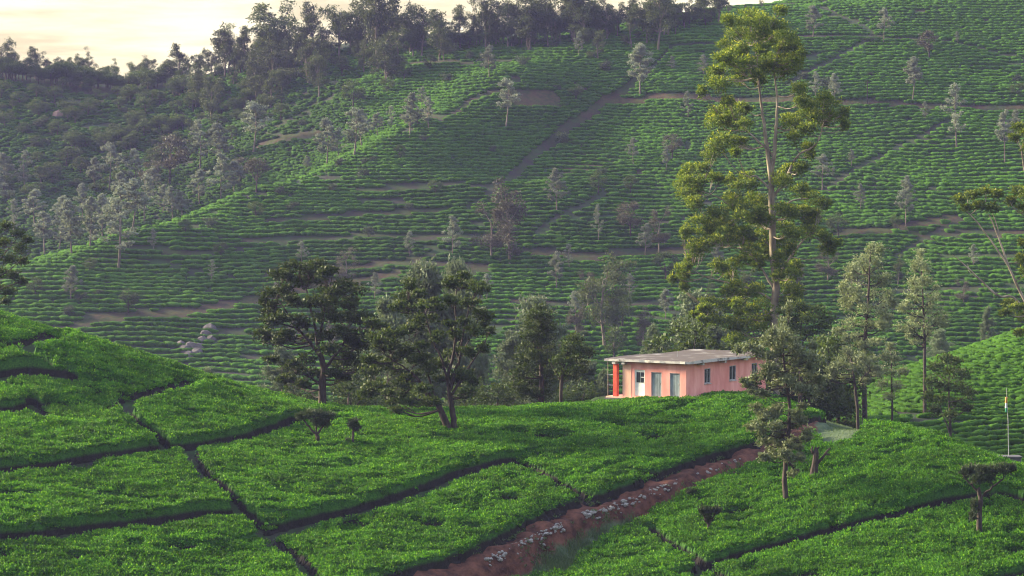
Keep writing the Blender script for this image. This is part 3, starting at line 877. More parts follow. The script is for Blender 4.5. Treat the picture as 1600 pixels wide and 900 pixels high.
for y0, y1, h, k in doors:
    m_ = M_WHITE if k == 'w' else M_BLUE
    d = part('door', MB().box(.09, .13, y0 + .06, y1 - .06, Z0, Z0 + h - .06), m_, house)
    fm_ = MB().box(.03, .17, y0, y0 + .06, Z0, Z0 + h).box(.03, .17, y1 - .06, y1, Z0, Z0 + h).box(.03, .17, y0 + .06, y1 - .06, Z0 + h - .06, Z0 + h)
    part('door_frame', fm_, M_WHITE if k == 'w' else M_FRAME, d)
    if k == 'w':
        ym = (y0 + y1) / 2
        for a, c_ in ((y0 + .12, ym - .07), (ym - .02, y1 - .14)):
            part('pane', MB().box(.075, .088, a, c_, Z0 + 1.05, Z0 + h - .2), MATS['dark_glass'], d)
        part('glazing_bar', MB().box(.066, .09, y0 + .12, ym - .07, Z0 + 1.45, Z0 + 1.5), M_WHITE, d)
        part('handle', MB().box(.04, .09, y0 + .10, y0 + .13, Z0 + .98, Z0 + 1.12), M_STEEL, d)
        d['label'] = 'white door with a glazed upper half'
    else:
        pl_ = MB()
        for q in range(5):
            a = y0 + .09 + q * (y1 - y0 - .18) / 5
            pl_ = MB().box(.078, .09, a + .012, a + (y1 - y0 - .18) / 5 - .012, Z0 + .04, Z0 + h - .1)
            part('plank', pl_, M_BLUE, d)
        part('handle', MB().box(.045, .078, y0 + .14, y0 + .17, Z0 + .95, Z0 + 1.1), M_STEEL, d)
for x0, x1, z0, z1 in wins:
    z0 += Z0; z1 += Z0; xm = (x0 + x1) / 2
    f_ = MB().box(x0, x0 + .06, .02, .14, z0, z1).box(x1 - .06, x1, .02, .14, z0, z1).box(x0 + .06, x1 - .06, .02, .14, z0, z0 + .06).box(x0 + .06, x1 - .06, .02, .14, z1 - .06, z1).box(xm - .04, xm + .04, .03, .13, z0 + .06, z1 - .06)
    wn_ = part('window', f_, M_FRAME, house)
    for a, c_ in ((x0 + .06, xm - .04), (xm + .04, x1 - .06)):
        part('pane', MB().box(a, c_, .085, .095, z0 + .06, z1 - .06), MATS['dark_glass'], wn_)
    part('sill', MB().box(x0 - .06, x1 + .06, -.07, .02, z0 - .07, z0 - .003), M_SLABE, wn_)
# roof slab with worn edge, slightly irregular
g = np.random.default_rng(3)
rx = np.linspace(-.45, LX + .45, 26); ry = np.linspace(-.62, LY + 1.45, 18)
RX, RY = np.meshgrid(rx, ry, indexing='ij')
RX2 = RX.copy(); RY2 = RY.copy()
edge = (RX == rx[0]) | (RX == rx[-1]) | (RY == ry[0]) | (RY == ry[-1])
RX2 += edge * g.normal(0, .02, RX.shape); RY2 += edge * g.normal(0, .02, RX.shape)
top = WH + .20 + .05 * np.sin(RX * .5) + g.normal(0, .006, RX.shape)
bot = np.full(RX.shape, WH + .002)
na, nb2 = RX.shape
Vt = np.stack([RX2, RY2, top], -1).reshape(-1, 3); Vb = np.stack([RX2, RY2, bot], -1).reshape(-1, 3)
i0 = (np.arange(na - 1)[:, None] * nb2 + np.arange(nb2 - 1)[None, :]).ravel()
Ft = np.stack([i0, i0 + nb2, i0 + nb2 + 1, i0 + 1], -1); Fb = Ft[:, ::-1] + na * nb2
per = [(a, 0) for a in range(na)] + [(na - 1, c_) for c_ in range(1, nb2)] + [(a, nb2 - 1) for a in range(na - 2, -1, -1)] + [(0, c_) for c_ in range(nb2 - 2, 0, -1)]
pi = np.array([a * nb2 + c_ for a, c_ in per]); pj = np.roll(pi, -1)
Fs = np.stack([pi, pi + na * nb2, pj + na * nb2, pj], -1)
roof_me = mesh_np('roof', np.vstack([Vt, Vb]), [Ft, Fb, Fs], M_SLAB)
roof_me.materials.append(M_SLABE)
mi = np.zeros(len(Ft) * 2 + len(Fs), np.int32); mi[len(Ft) * 2:] = 1
roof_me.polygons.foreach_set('material_index', mi)
roof = link('roof', roof_me, house)
roof['label'] = 'flat concrete roof slab with flaking whitewashed edge'
g = np.random.default_rng(5)
for bx in (1.9, 5.6, 9.2, 12.2):
    part('beam', MB().box(bx - .16, bx + .16, -.5, -.004, WH - .20, WH - .003), M_SLABE, house)
for by in (5.5, 6.35):
    part('beam', MB().box(-.4, -.018, by - .16, by + .16, WH - .22, WH - .003), M_SLABE, house)
p_ = part('porch_post', MB().box(-.2, .14, 6.18, 6.52, 0, WH - .225), M_CORAL, house); p_['label'] = 'square coral red porch post'
part('porch_post', MB().box(3.6, 3.9, 6.75, 7.05, 0, WH - .004), M_CORAL, house)
for yy in (7.05,):
    V_, F_ = tubes([([(-.1, yy, 0), (-.1, yy, WH - .005)], [.035, .035])])
    link('railing_pole', mesh_np('railing_pole', V_, F_, M_POLE), house)
for zz in (.75, 1.6):
    V_, F_ = tubes([([(-.06, 6.53, Z0 + zz), (-.1, 7.12, Z0 + zz)], [.025, .025])])
    link('rail', mesh_np('rail', V_, F_, M_STEEL), house)
    V_, F_ = tubes([([(0.1, LY + .001, Z0 + zz), (.1, 6.17, Z0 + zz)], [.025, .025])])
    link('rail', mesh_np('rail', V_, F_, M_STEEL), house)
part('step', MB().box(-.95, -.46, 4.9, 6.9, .1, Z0 - .2), M_CONC, house)
V_, F_ = tubes([([(3.2, 2.6, WH + .15), (3.2, 2.6, WH + .75)], [.02, .015])])
link('roof_rod', mesh_np('roof_rod', V_, F_, M_STEEL), house)

# ------------------------------------------------------------------ stones along the track, boulders
def stone_mesh(seed, mat, flat=.7):
    g = np.random.default_rng(seed)
    V = []; F4 = []
    seg, rings = 7, 5
    for a in range(rings):
        t = math.pi * (a + .35) / (rings - .3)
        for k in range(seg):
            an = k / seg * 6.283
            q = g.uniform(.78, 1.15)
            V.append((math.sin(t) * math.cos(an) * q, math.sin(t) * math.sin(an) * q, -math.cos(t) * flat * g.uniform(.85, 1.1)))
    for a in range(rings - 1):
        for k in range(seg):
            F4.append((a * seg + k, a * seg + (k + 1) % seg, (a + 1) * seg + (k + 1) % seg, (a + 1) * seg + k))
    V = np.array(V)
    me = bpy.data.meshes.new('stone')
    me.from_pydata(V.tolist(), [], [tuple(f) for f in F4] + [tuple(range(seg))[::-1], tuple(range((rings - 1) * seg, rings * seg))])
    me.materials.append(mat); me.update(); me.shade_flat()
    return me
STONES = [stone_mesh(i, M_STONE) for i in range(6)]
edging_px = [(770, 874), (800, 860), (833, 843), (867, 828), (900, 813), (923, 803), (943, 793), (983, 780), (1017, 767), (1053, 753), (1080, 745), (1120, 732)]
eb = cast(923, 803)
edging = thing('stone_edging', 'broken line of pale whitewashed stones edging the red earth track', 'stones', (eb[0], eb[1], eb[2]))
g = np.random.default_rng(9)
dens = [1, 1, 1, 1, 1, .55, 1, 1, .9, .9, .3]
rl = np.array([ROAD[1] + (ROAD[2] - ROAD[1]) * .7] + list(ROAD[2:6]))
seglen = np.linalg.norm(np.diff(rl, axis=0), axis=1); cum = np.concatenate([[0], np.cumsum(seglen)])
for k in range(330):
    s_ = g.random() * cum[-1]; i = min(np.searchsorted(cum, s_) - 1, len(rl) - 2); i = max(i, 0)
    t = (s_ - cum[i]) / seglen[i]; q = rl[i] * (1 - t) + rl[i + 1] * t
    if g.random() > [1, 1, .85, .25][i] or (abs(s_ - cum[2]) < 1.2): continue
    dr = unit((rl[i + 1] - rl[i])[None])[0]; nr_ = np.array([dr[1], -dr[0]])
    off = g.normal(.08, .15)
    x, y = q + nr_ * off
    sc_ = g.choice([.05, .08, .11, .16], p=[.3, .35, .25, .1]) * g.uniform(.8, 1.2) * (1.15 if off < .4 else .8)
    o = link('stone', STONES[g.integers(6)], edging)
    o.location = (x - eb[0], y - eb[1], float(G(x, y)) + sc_ * .1 - eb[2])
    o.scale = (sc_ * g.uniform(.8, 1.4), sc_ * g.uniform(.8, 1.3), sc_)
    o.rotation_euler = (g.normal(0, .2), g.normal(0, .2), g.random() * 6.28)
# rock outcrop on the far slope and a boulder on the far left hill
ob = cast(305, 545, y0=350)
outc = thing('rock_outcrop', 'jagged grey rock outcrop breaking through the lower far tea rows', 'rock', tuple(ob))
OUT = [stone_mesh(40 + i, M_ROCK, .8) for i in range(4)]
for (u, v, sz) in [(328, 515, 1.5), (322, 525, 1.4), (316, 533, 1.3), (330, 530, 1.0), (300, 545, 1.6), (290, 548, 1.4), (308, 552, 1.3), (283, 540, 1.2), (295, 556, 1.2), (278, 566, .9), (268, 571, .8), (312, 543, 1.1)]:
    p = cast(u, v, y0=350)
    o = link('rock', OUT[random.randrange(4)], outc); o.location = tuple(p - ob - np.array([0, 0, .2])); o.scale = (sz, sz * .9, sz * 1.1)
    o.rotation_euler = (random.uniform(-.4, .4), .5, random.random() * 6)
bp_ = cast(93, 182, y0=450)
bo = link('boulder', stone_mesh(77, M_ROCKR, .9)); bo.location = tuple(bp_); bo.scale = (1.7, 1.6, 1.7)
tag(bo, 'lone reddish boulder in the dark scrubby hillside under the skyline trees', 'boulder')

# ------------------------------------------------------------------ flagpole
fb = P(1576, 712, 199)
gz_ = float(G(fb[0], fb[1]))
plinth = thing('plinth', 'low grey concrete block carrying the flagpole', 'plinth', (fb[0], fb[1], gz_ - .1))
hp = fb[2] - gz_ + .1
part('block', MB().box(-.75, .85, -.6, .6, 0, hp - .12), M_CONC, plinth, .02)
part('cap', MB().box(-.82, .92, -.67, .67, hp - .12, hp), M_CONC, plinth, .02)
flag = thing('flagpole', 'thin pale flagpole with a limp orange white and green flag', 'flagpole', (fb[0], fb[1], fb[2]))
V_, F_ = tubes([([(0, 0, 0), (-.06, 0, 2.6), (-.2, 0, 5.15)], [.034, .028, .016])], 8)
link('pole', mesh_np('pole', V_, F_, M_STEEL), flag)
def cloth(name, z0, z1, mat):
    nzv, nw = 6, 5
    V = []
    for a in range(nzv):
        for c_ in range(nw):
            z = z0 + (z1 - z0) * a / (nzv - 1)
            wv = c_ / (nw - 1)
            V.append((-.17 + .03 - .17 * wv * (1 - .3 * a / nzv), .07 * math.sin(wv * 9 + z), z))
    F4 = [(a * nw + c_, a * nw + c_ + 1, (a + 1) * nw + c_ + 1, (a + 1) * nw + c_) for a in range(nzv - 1) for c_ in range(nw - 1)]
    return link(name, mesh_np(name, np.array(V), np.array(F4), mat), flag)
cloth('flag_band', 4.0, 4.45, surf_mat('orange_cloth', (.55, .22, .06), (.6, .28, .1), 3, bump=0))
cloth('flag_band', 3.62, 4.0, M_WHITE)
cloth('flag_band', 3.3, 3.62, surf_mat('green_cloth', (.05, .28, .14), (.07, .32, .17), 3, bump=0))
pp = cast(1355, 165, y0=350)
V_, F_ = tubes([([(0, 0, -.3), (0, 0, 5.0)], [.13, .10])])
po = thing('utility_pole', 'lone dark pole standing beside the upper contour road', 'pole', tuple(pp))
link('pole', mesh_np('pole', V_, F_, M_BARK), po)
link('cross_arm', mesh_np('cross_arm', *box_np(-.5, .5, -.17, -.09, 4.5, 4.62), M_BARK), po)

# ================================================================== TREES
def finish_tree(root, trunk, crown, tm_, cm_, limbs=None):
    V_, F_ = trunk; link('trunk', mesh_np('trunk', V_, F_, tm_, smooth=True), root)
    for lb in limbs or []:
        V_, F_ = lb; link('limb', mesh_np('limb', V_, F_, tm_, smooth=True), root)
    V_, F_, T_ = crown; link('crown', mesh_np('crown', V_, F_, cm_, {'tint': T_}), root)
def hero(name, label, base, stems, clumps, leaf=(.30, .12), n=260, depth=.8, bark=M_BARK, mat=M_DARK, seed=1, cat='tree',
         Y=None, under=.35, droop=0., shell=.5, twig=.05, up=.35, rag=.2, density=None, squash=1.0, extra_tw=0, fill=0, csc=1.0):
    """stems: [(pixels, r0, r1)] first is the trunk; clumps: [(u, v, ru, rv)] in photo pixels at the tree's own distance"""
    g = np.random.default_rng(seed)
    Y = Y or base[1]
    k = Y / F
    def loc(u, v, dy=0.0):
        return P(u, v, Y + dy) - base
    lines = []
    for si, (px, r0, r1) in enumerate(stems):
        pts = []
        for j, q in enumerate(px):
            dy = q[2] if len(q) > 2 else 0
            pts.append(loc(q[0], q[1], dy))
        pts = np.array(pts)
        if si == 0:
            pts[0] = (pts[0][0], pts[0][1], min(pts[0][2], -.3))
        c = curve_pts(pts, 5, .02, g)
        lines.append((c, np.linspace(r0, r1, len(c))))
    allp = np.vstack([c for c, r in lines]); allr = np.concatenate([r for c, r in lines])
    cl, tw = [], []
    clumps = [(u, v, ru * csc, rv * csc) for u, v, ru, rv in clumps]
    clumps += [(u + g.normal(0, ru * .8), v + g.normal(0, rv * .9), ru * .7, rv * .75) for u, v, ru, rv in clumps * fill]
    us = np.array([c[0] for c in clumps]); um, uw = us.mean(), max(us.std() * 2, 1)
    for (u, v, ru, rv) in clumps:
        w_ = max(.25, 1 - ((u - um) / uw) ** 2) ** .5
        dy = g.uniform(-1, 1) * depth * w_ * uw * k
        c = loc(u, v, dy)
        r_ = np.array([ru * k, (ru + rv) * .5 * k * squash, rv * k])
        nn = int((density or n) * (1 if density is None else r_[0] * r_[2]))
        cl.append((c, r_, max(nn, 30)))
        cost = np.linalg.norm(allp - c, axis=1) + np.maximum(allp[:, 2] - c[2] + r_[2] * .5, 0) * 2.5
        j = int(np.argmin(cost))
        a = allp[j]; mid = (a + c) / 2 + np.array([g.normal(0, .1), g.normal(0, .1), -.12 * np.linalg.norm(c - a)])
        q = curve_pts([a, mid, c], 4)
        tw.append((q, np.linspace(min(allr[j] * .6, twig * 1.6), twig * .35, len(q))))
        for e_ in range(2 + extra_tw):
            d = unit(g.normal(size=(1, 3)))[0] * r_ * .8
            q2 = curve_pts([q[len(q) // 2], (q[len(q) // 2] + c + d) / 2 + g.normal(0, .05, 3), c + d], 3)
            tw.append((q2, np.linspace(twig * .5, twig * .18, len(q2))))
    root = thing(name, label, cat, tuple(base))
    V_, F_ = tubes(lines[:1], 8); link('trunk', mesh_np('trunk', V_, F_, bark, smooth=True), root)
    for c, r in lines[1:]:
        V_, F_ = tubes([(c, r)], 7); link('limb', mesh_np('limb', V_, F_, bark, smooth=True), root)
    V_, F_ = tubes(tw, 4); o = link('branches', mesh_np('branches', V_, F_, bark, smooth=True), root); o['kind'] = 'stuff'
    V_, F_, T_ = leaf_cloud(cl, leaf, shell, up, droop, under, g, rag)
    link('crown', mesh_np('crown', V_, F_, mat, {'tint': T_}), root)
    return root
def zz(pts, o, k, r):
    """zoom-picture coordinates to photo pixels, with radii"""
    out = []
    for q in pts:
        out.append((o[0] + q[0] / k, o[1] + q[1] / k, q[2] if len(q) > 2 else r[0], q[3] if len(q) > 3 else r[1]))
    return out
def base_at(u, v, **kw):
    return cast(u, v, **kw)
def base_Y(u, Y):
    x = (u - 800) / F * Y
    return np.array([x, Y, float(G(x, Y))])

# --- tall eucalyptus behind the house
b_ = base_Y(1213, 236)
c6 = zz([(530, 55), (470, 110), (440, 170), (500, 180), (590, 90), (640, 130), (700, 130), (740, 180), (560, 190), (640, 200), (700, 220), (770, 240), (600, 240, 15, 10),
         (430, 275), (380, 310), (330, 400), (370, 460), (420, 340), (330, 460, 14, 15), (480, 390, 16, 14), (520, 330), (570, 360), (650, 310), (720, 320), (650, 380), (730, 380), (790, 340), (580, 410, 15, 12), (810, 300, 12, 14),
         (360, 620), (330, 690), (450, 620), (470, 690), (410, 700), (400, 560, 12, 10), (340, 800), (320, 850), (400, 790), (480, 800, 14, 14), (500, 600, 14, 10),
         (820, 490, 16, 14), (830, 560, 13, 12), (850, 640), (790, 690), (930, 590), (1010, 580), (960, 660), (1070, 650, 12, 14), (1090, 700, 8, 12), (790, 770, 14, 16), (870, 830, 12, 14), (880, 720, 15, 14), (1000, 640, 14, 14)],
        (1030, 10), 3.75, (20, 17))
c7 = zz([(190, 60), (160, 130), (150, 200), (200, 250), (310, 100, 18, 13), (240, 130, 13, 12), (510, 110), (470, 160), (440, 240), (550, 230), (600, 260), (500, 280), (690, 110), (780, 60), (730, 130), (840, 40, 14, 12),
         (230, 360), (160, 420, 14, 16), (260, 430), (370, 320), (330, 380), (390, 420), (480, 340), (560, 350), (620, 350), (720, 290), (830, 180), (880, 220), (950, 260), (840, 310), (760, 320), (740, 400), (900, 340),
         (210, 510), (270, 500), (350, 480), (430, 480), (520, 470), (600, 450), (540, 530), (640, 520), (720, 480), (790, 440), (880, 420), (960, 440, 14, 12), (1030, 490, 16, 12), (980, 520, 16, 12), (740, 560),
         (120, 640, 11, 13), (180, 590, 14, 13), (150, 690, 14, 15), (150, 750, 10, 10), (340, 620, 16, 14), (430, 620), (500, 590), (570, 580), (800, 620, 14, 12), (720, 640),
         (390, 780, 14, 14), (450, 740), (500, 790), (570, 760), (290, 840), (250, 880, 12, 10), (400, 860), (500, 880), (600, 860), (740, 740), (790, 770), (740, 850), (820, 870)],
        (1030, 250), 3.75, (21, 17))
c7 = [(u, v, a * .88, b_2 * .88) for u, v, a, b_2 in c7]
c8 = [(1115, 500, 16, 12), (1140, 505, 18, 14), (1165, 510, 20, 14), (1190, 515, 18, 14), (1235, 510, 18, 14), (1150, 530, 18, 12), (1180, 540, 16, 12)]
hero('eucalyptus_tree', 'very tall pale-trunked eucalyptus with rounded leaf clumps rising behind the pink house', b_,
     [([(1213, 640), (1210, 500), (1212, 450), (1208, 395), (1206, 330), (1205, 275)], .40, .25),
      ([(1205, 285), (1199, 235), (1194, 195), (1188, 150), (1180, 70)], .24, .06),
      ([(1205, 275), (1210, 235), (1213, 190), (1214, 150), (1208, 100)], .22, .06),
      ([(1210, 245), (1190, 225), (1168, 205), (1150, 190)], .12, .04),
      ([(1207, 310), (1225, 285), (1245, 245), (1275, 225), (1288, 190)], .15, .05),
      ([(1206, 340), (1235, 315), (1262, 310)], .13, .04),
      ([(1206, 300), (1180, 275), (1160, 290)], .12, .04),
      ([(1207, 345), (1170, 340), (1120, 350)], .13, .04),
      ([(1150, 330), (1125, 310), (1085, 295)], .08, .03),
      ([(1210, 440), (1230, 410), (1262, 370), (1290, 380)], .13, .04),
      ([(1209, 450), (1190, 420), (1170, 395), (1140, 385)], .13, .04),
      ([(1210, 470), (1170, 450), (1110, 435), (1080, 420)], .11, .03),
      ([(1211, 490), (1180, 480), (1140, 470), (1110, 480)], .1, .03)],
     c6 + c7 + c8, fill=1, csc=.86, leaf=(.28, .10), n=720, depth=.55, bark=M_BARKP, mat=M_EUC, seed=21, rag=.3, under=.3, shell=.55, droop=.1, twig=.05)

# --- two dark spreading trees on the saddle
OZ, KZ = (400, 390), 2.903
t1 = zz([(100, 110), (160, 75), (230, 85), (280, 70), (60, 200), (40, 240, 10, 8), (130, 180), (200, 150), (270, 140), (310, 110, 12, 8), (60, 280, 16, 8), (330, 190), (400, 160), (460, 185), (350, 240), (430, 235), (60, 320), (110, 310), (190, 240), (270, 230), (30, 380), (60, 410), (130, 400), (190, 320), (300, 310), (380, 310), (450, 300), (500, 310), (530, 340, 12, 7), (320, 390), (420, 380), (500, 390), (240, 400, 15, 8),
         (330, 450), (420, 450), (480, 440), (230, 500), (180, 540), (150, 590), (240, 560), (380, 520), (440, 510), (480, 520, 14, 9), (210, 610, 14, 8), (400, 580, 14, 9), (350, 560, 14, 8)], OZ, KZ, (20, 11))
b_ = base_at(503, 630)
b_ = base_Y(503, 206)
hero('spreading_tree', 'dark broad-crowned tree with a forked black trunk on the left of the grassy saddle', b_,
     [([(503, 632), (504, 600), (506, 575), (497, 545)], .33, .2),
      ([(505, 580), (520, 560), (535, 540), (545, 515)], .16, .05), ([(500, 555), (480, 530), (465, 515), (440, 505)], .15, .05), ([(497, 548), (494, 520), (485, 480), (478, 450)], .16, .05),
      ([(496, 540), (505, 500), (510, 460)], .14, .04), ([(500, 600), (485, 590), (475, 585)], .1, .04), ([(470, 520), (450, 490), (432, 465)], .08, .03), ([(520, 545), (545, 530), (565, 505)], .09, .03)],
     t1, fill=1, csc=.92, leaf=(.26, .14), n=380, depth=.7, seed=31, under=.5, shell=.35, rag=.3, extra_tw=1)
t2 = zz([(660, 210), (700, 150, 14, 8), (740, 200, 12, 8), (690, 270), (640, 260, 14, 8), (760, 260), (880, 150), (940, 120, 14, 9), (960, 160), (1010, 180), (880, 230), (960, 240), (1020, 290), (820, 260, 14, 8),
         (560, 350), (600, 380), (690, 360), (740, 320), (790, 310), (540, 400), (560, 440), (620, 430), (690, 450), (760, 490), (820, 400, 14, 9), (720, 500), (900, 380, 14, 10), (1000, 370), (940, 330, 14, 9), (1060, 370, 10, 9),
         (510, 560), (580, 520), (640, 550), (520, 500), (720, 570), (780, 550), (960, 460, 14, 10), (1030, 450, 12, 9), (880, 480, 14, 10), (540, 620), (500, 650), (600, 650), (680, 620), (760, 630), (800, 690), (700, 690), (620, 695), (930, 560, 14, 10), (960, 640, 14, 12), (990, 600, 10, 9), (880, 580, 12, 9), (850, 520, 14, 9)], OZ, KZ, (18, 10))
b_ = base_at(706, 686)
hero('spreading_tree', 'dark many-stemmed tree leaning left beside a bare twiggy shrub on the saddle', b_,
     [([(708, 690), (698, 665), (688, 640), (682, 628)], .30, .20),
      ([(708, 690), (709, 660), (706, 635), (702, 615)], .26, .18),
      ([(702, 615), (700, 590), (708, 555), (712, 520), (712, 470), (716, 440)], .14, .04), ([(704, 610), (716, 570), (722, 530), (735, 470)], .12, .04), ([(705, 618), (728, 580), (748, 550), (765, 520)], .11, .03),
      ([(700, 600), (690, 560), (675, 530), (660, 480), (640, 470)], .1, .03), ([(682, 630), (660, 600), (640, 580), (610, 560)], .13, .04), ([(682, 630), (670, 590), (655, 550), (640, 530)], .1, .03), ([(680, 632), (640, 622), (600, 618), (575, 612)], .1, .03), ([(703, 605), (712, 575), (728, 540), (750, 495)], .09, .03)],
     t2, fill=1, csc=.92, leaf=(.26, .13), n=320, depth=.7, seed=33, under=.5, shell=.3, rag=.35, extra_tw=2)
# --- dark trees on the crest left of the house
OZ, KZ = (760, 460), 5.0
b_ = base_Y(845, 219)
hero('bushy_tree', 'tall dark bushy tree with a narrow top standing between the saddle and the house', b_,
     [([(845, 640), (846, 590), (845, 540), (846, 490)], .26, .08)],
     zz([(420, 120), (370, 170), (470, 180), (420, 230), (350, 250), (490, 260), (410, 300), (330, 330), (470, 340), (390, 390), (300, 420), (480, 420), (360, 470), (430, 500), (280, 520), (500, 520), (330, 580), (420, 600), (250, 620), (510, 620), (330, 680), (440, 690), (240, 720), (290, 770), (380, 780), (460, 780)], OZ, KZ, (15, 12)),
     leaf=(.24, .11), n=420, depth=.8, seed=35, under=.6, shell=.3, rag=.3)
b_ = base_Y(876, 212)
hero('bushy_tree', 'small dark layered tree on a bare trunk nearest the left end of the house', b_,
     [([(876, 630), (877, 600), (882, 570), (892, 535)], .16, .06), ([(878, 598), (865, 575), (855, 560)], .07, .03), ([(880, 580), (900, 560), (915, 552)], .07, .03)],
     zz([(670, 350), (710, 360), (640, 400), (740, 420), (680, 440), (780, 450), (620, 470), (720, 490), (810, 460, 10, 7), (560, 520), (660, 530), (740, 540), (590, 590), (680, 590), (730, 600), (600, 640), (670, 650)], OZ, KZ, (13, 9)),
     leaf=(.22, .11), n=340, depth=.8, seed=36, under=.5, shell=.35, rag=.3)
# --- feathery silver oak in front of the house end
so = [(1222, 520, 16, 16), (1200, 530, 16, 14), (1240, 530, 16, 14), (1185, 550, 16, 13), (1215, 555, 16, 13), (1250, 555, 16, 13), (1270, 560, 12, 12), (1200, 575, 16, 12), (1232, 580, 16, 12), (1262, 585, 16, 12), (1180, 590, 14, 9), (1215, 600, 16, 10), (1280, 595, 10, 10), (1245, 605, 16, 10), (1170, 600, 10, 7),
      (1225, 505, 12, 12), (1262, 608, 13, 8), (1190, 615, 14, 8), (1195, 645, 16, 10), (1215, 640, 14, 9), (1245, 645, 12, 8), (1185, 665, 14, 10), (1210, 668, 14, 10), (1240, 665, 14, 8), (1262, 675, 10, 7), (1195, 690, 13, 10), (1222, 690, 14, 10), (1245, 690, 10, 8), (1212, 710, 14, 9), (1232, 714, 12, 8), (1195, 715, 10, 8), (1250, 715, 8, 6)]
b_ = base_at(1229, 795)
hero('silver_oak_tree', 'sparse pale feathery silver oak in the tea hiding the house end', b_,
     [([(1229, 795), (1226, 740), (1231, 690), (1234, 640), (1226, 580), (1222, 520)], .20, .05)],
     so, fill=2, leaf=(.26, .09), n=280, depth=.8, mat=M_OAKN, seed=41, under=.8, shell=.15, rag=.4, twig=.022, extra_tw=0, bark=M_BARK, up=.1)
# --- pollarded trees and the dead stump
def pollard(label, u, v, Y, stems, heads, seed, n=700, name='pollarded_tree', leaf=(.26, .045)):
    b0 = base_at(u, v)
    return hero(name, label, b0, stems, heads, leaf=leaf, n=int(n * 1.35), depth=.4, mat=M_POLL, seed=seed, under=.5, shell=.1, up=.9, twig=.03, rag=.3, extra_tw=5)
pollard('squat pollarded tree with a flat bushy head and long left arm on the saddle', 498, 706, 0,
        [([(498, 706), (497, 690), (495, 678)], .17, .13), ([(495, 680), (483, 667), (471, 652)], .09, .05), ([(496, 678), (505, 665), (515, 655)], .09, .04), ([(495, 680), (494, 665), (492, 650)], .08, .04)],
        [(470, 650, 9, 7), (485, 648, 12, 8), (500, 648, 13, 9), (514, 650, 11, 8), (498, 660, 12, 9), (508, 662, 9, 8)], 51)
pollard('thin pollarded tree with a small round head and leafy foot on the saddle', 551, 707, 0,
        [([(551, 708), (551, 690), (553, 668)], .11, .08)],
        [(553, 660, 10, 8), (550, 665, 8, 7), (558, 668, 8, 7), (542, 690, 5, 5), (560, 700, 9, 6), (545, 702, 6, 5)], 52, n=420)
pollard('pollarded tree with a wide flat head standing alone in the lower right tea', 1529, 850, 0,
        [([(1529, 852), (1530, 810), (1532, 775), (1528, 762)], .20, .12), ([(1531, 778), (1550, 762), (1568, 748)], .08, .05), ([(1530, 770), (1515, 755), (1506, 745)], .07, .04)],
        [(1508, 738, 9, 9), (1520, 735, 12, 10), (1535, 735, 12, 10), (1550, 735, 12, 9), (1565, 733, 12, 9), (1580, 732, 9, 8), (1528, 748, 12, 8), (1545, 748, 10, 6), (1522, 790, 6, 12), (1520, 805, 6, 10)], 53, n=650)
pollard('small Y-shaped pollarded tree beside the fork of the lower tea paths', 1106, 850, 0,
        [([(1106, 852), (1107, 830), (1108, 818)], .12, .08), ([(1107, 822), (1100, 805), (1097, 795)], .06, .04), ([(1108, 820), (1116, 806), (1125, 796)], .06, .04)],
        [(1098, 798, 7, 9), (1108, 800, 8, 9), (1120, 797, 8, 7), (1107, 812, 7, 8)], 54, n=420)
pollard('low twiggy shrub at the foot of the red bank', 1086, 786, 0, [([(1086, 788), (1085, 778), (1082, 770)], .07, .04)],
        [(1078, 768, 8, 6), (1088, 770, 8, 6), (1083, 778, 8, 6), (1095, 783, 6, 4)], 55, n=300, name='shrub')
pollard('bare twiggy shrub at the foot of the leaning dark tree', 722, 680, 0, [([(722, 684), (722, 675), (720, 668)], .05, .03)],
        [(722, 672, 10, 8), (730, 675, 9, 7), (715, 676, 7, 7), (688, 665, 5, 9)], 56, n=200, name='shrub')
b_ = base_at(1273, 757)
dead = thing('dead_tree', 'blackened dead stump with jagged branch ends in the tea', 'stump', tuple(b_))
k_ = b_[1] / F
def dl(*px):
    return np.array([P(u, v, b_[1] + (d[0] if d else 0)) - b_ for u, v, *d in px])
V_, F_ = tubes([(curve_pts(dl((1273, 762), (1272, 740), (1274, 722), (1275, 706), (1274, 698)), 3), np.array([.36, .34, .32, .3, .27, .24, .22, .2, .2, .18, .15, .1, .05]))], 8)
link('trunk', mesh_np('trunk', V_, F_, M_BARK), dead)
for px in ([(1276, 725), (1286, 714), (1293, 704), (1298, 700)], [(1290, 709), (1297, 711)], [(1274, 712), (1268, 704), (1270, 697)], [(1274, 705), (1280, 698)]):
    V_, F_ = tubes([(curve_pts(dl(*px), 3), np.linspace(.12, .04, (len(px) - 1) * 3 + 1))], 6)
    link('limb', mesh_np('limb', V_, F_, M_BARK), dead)

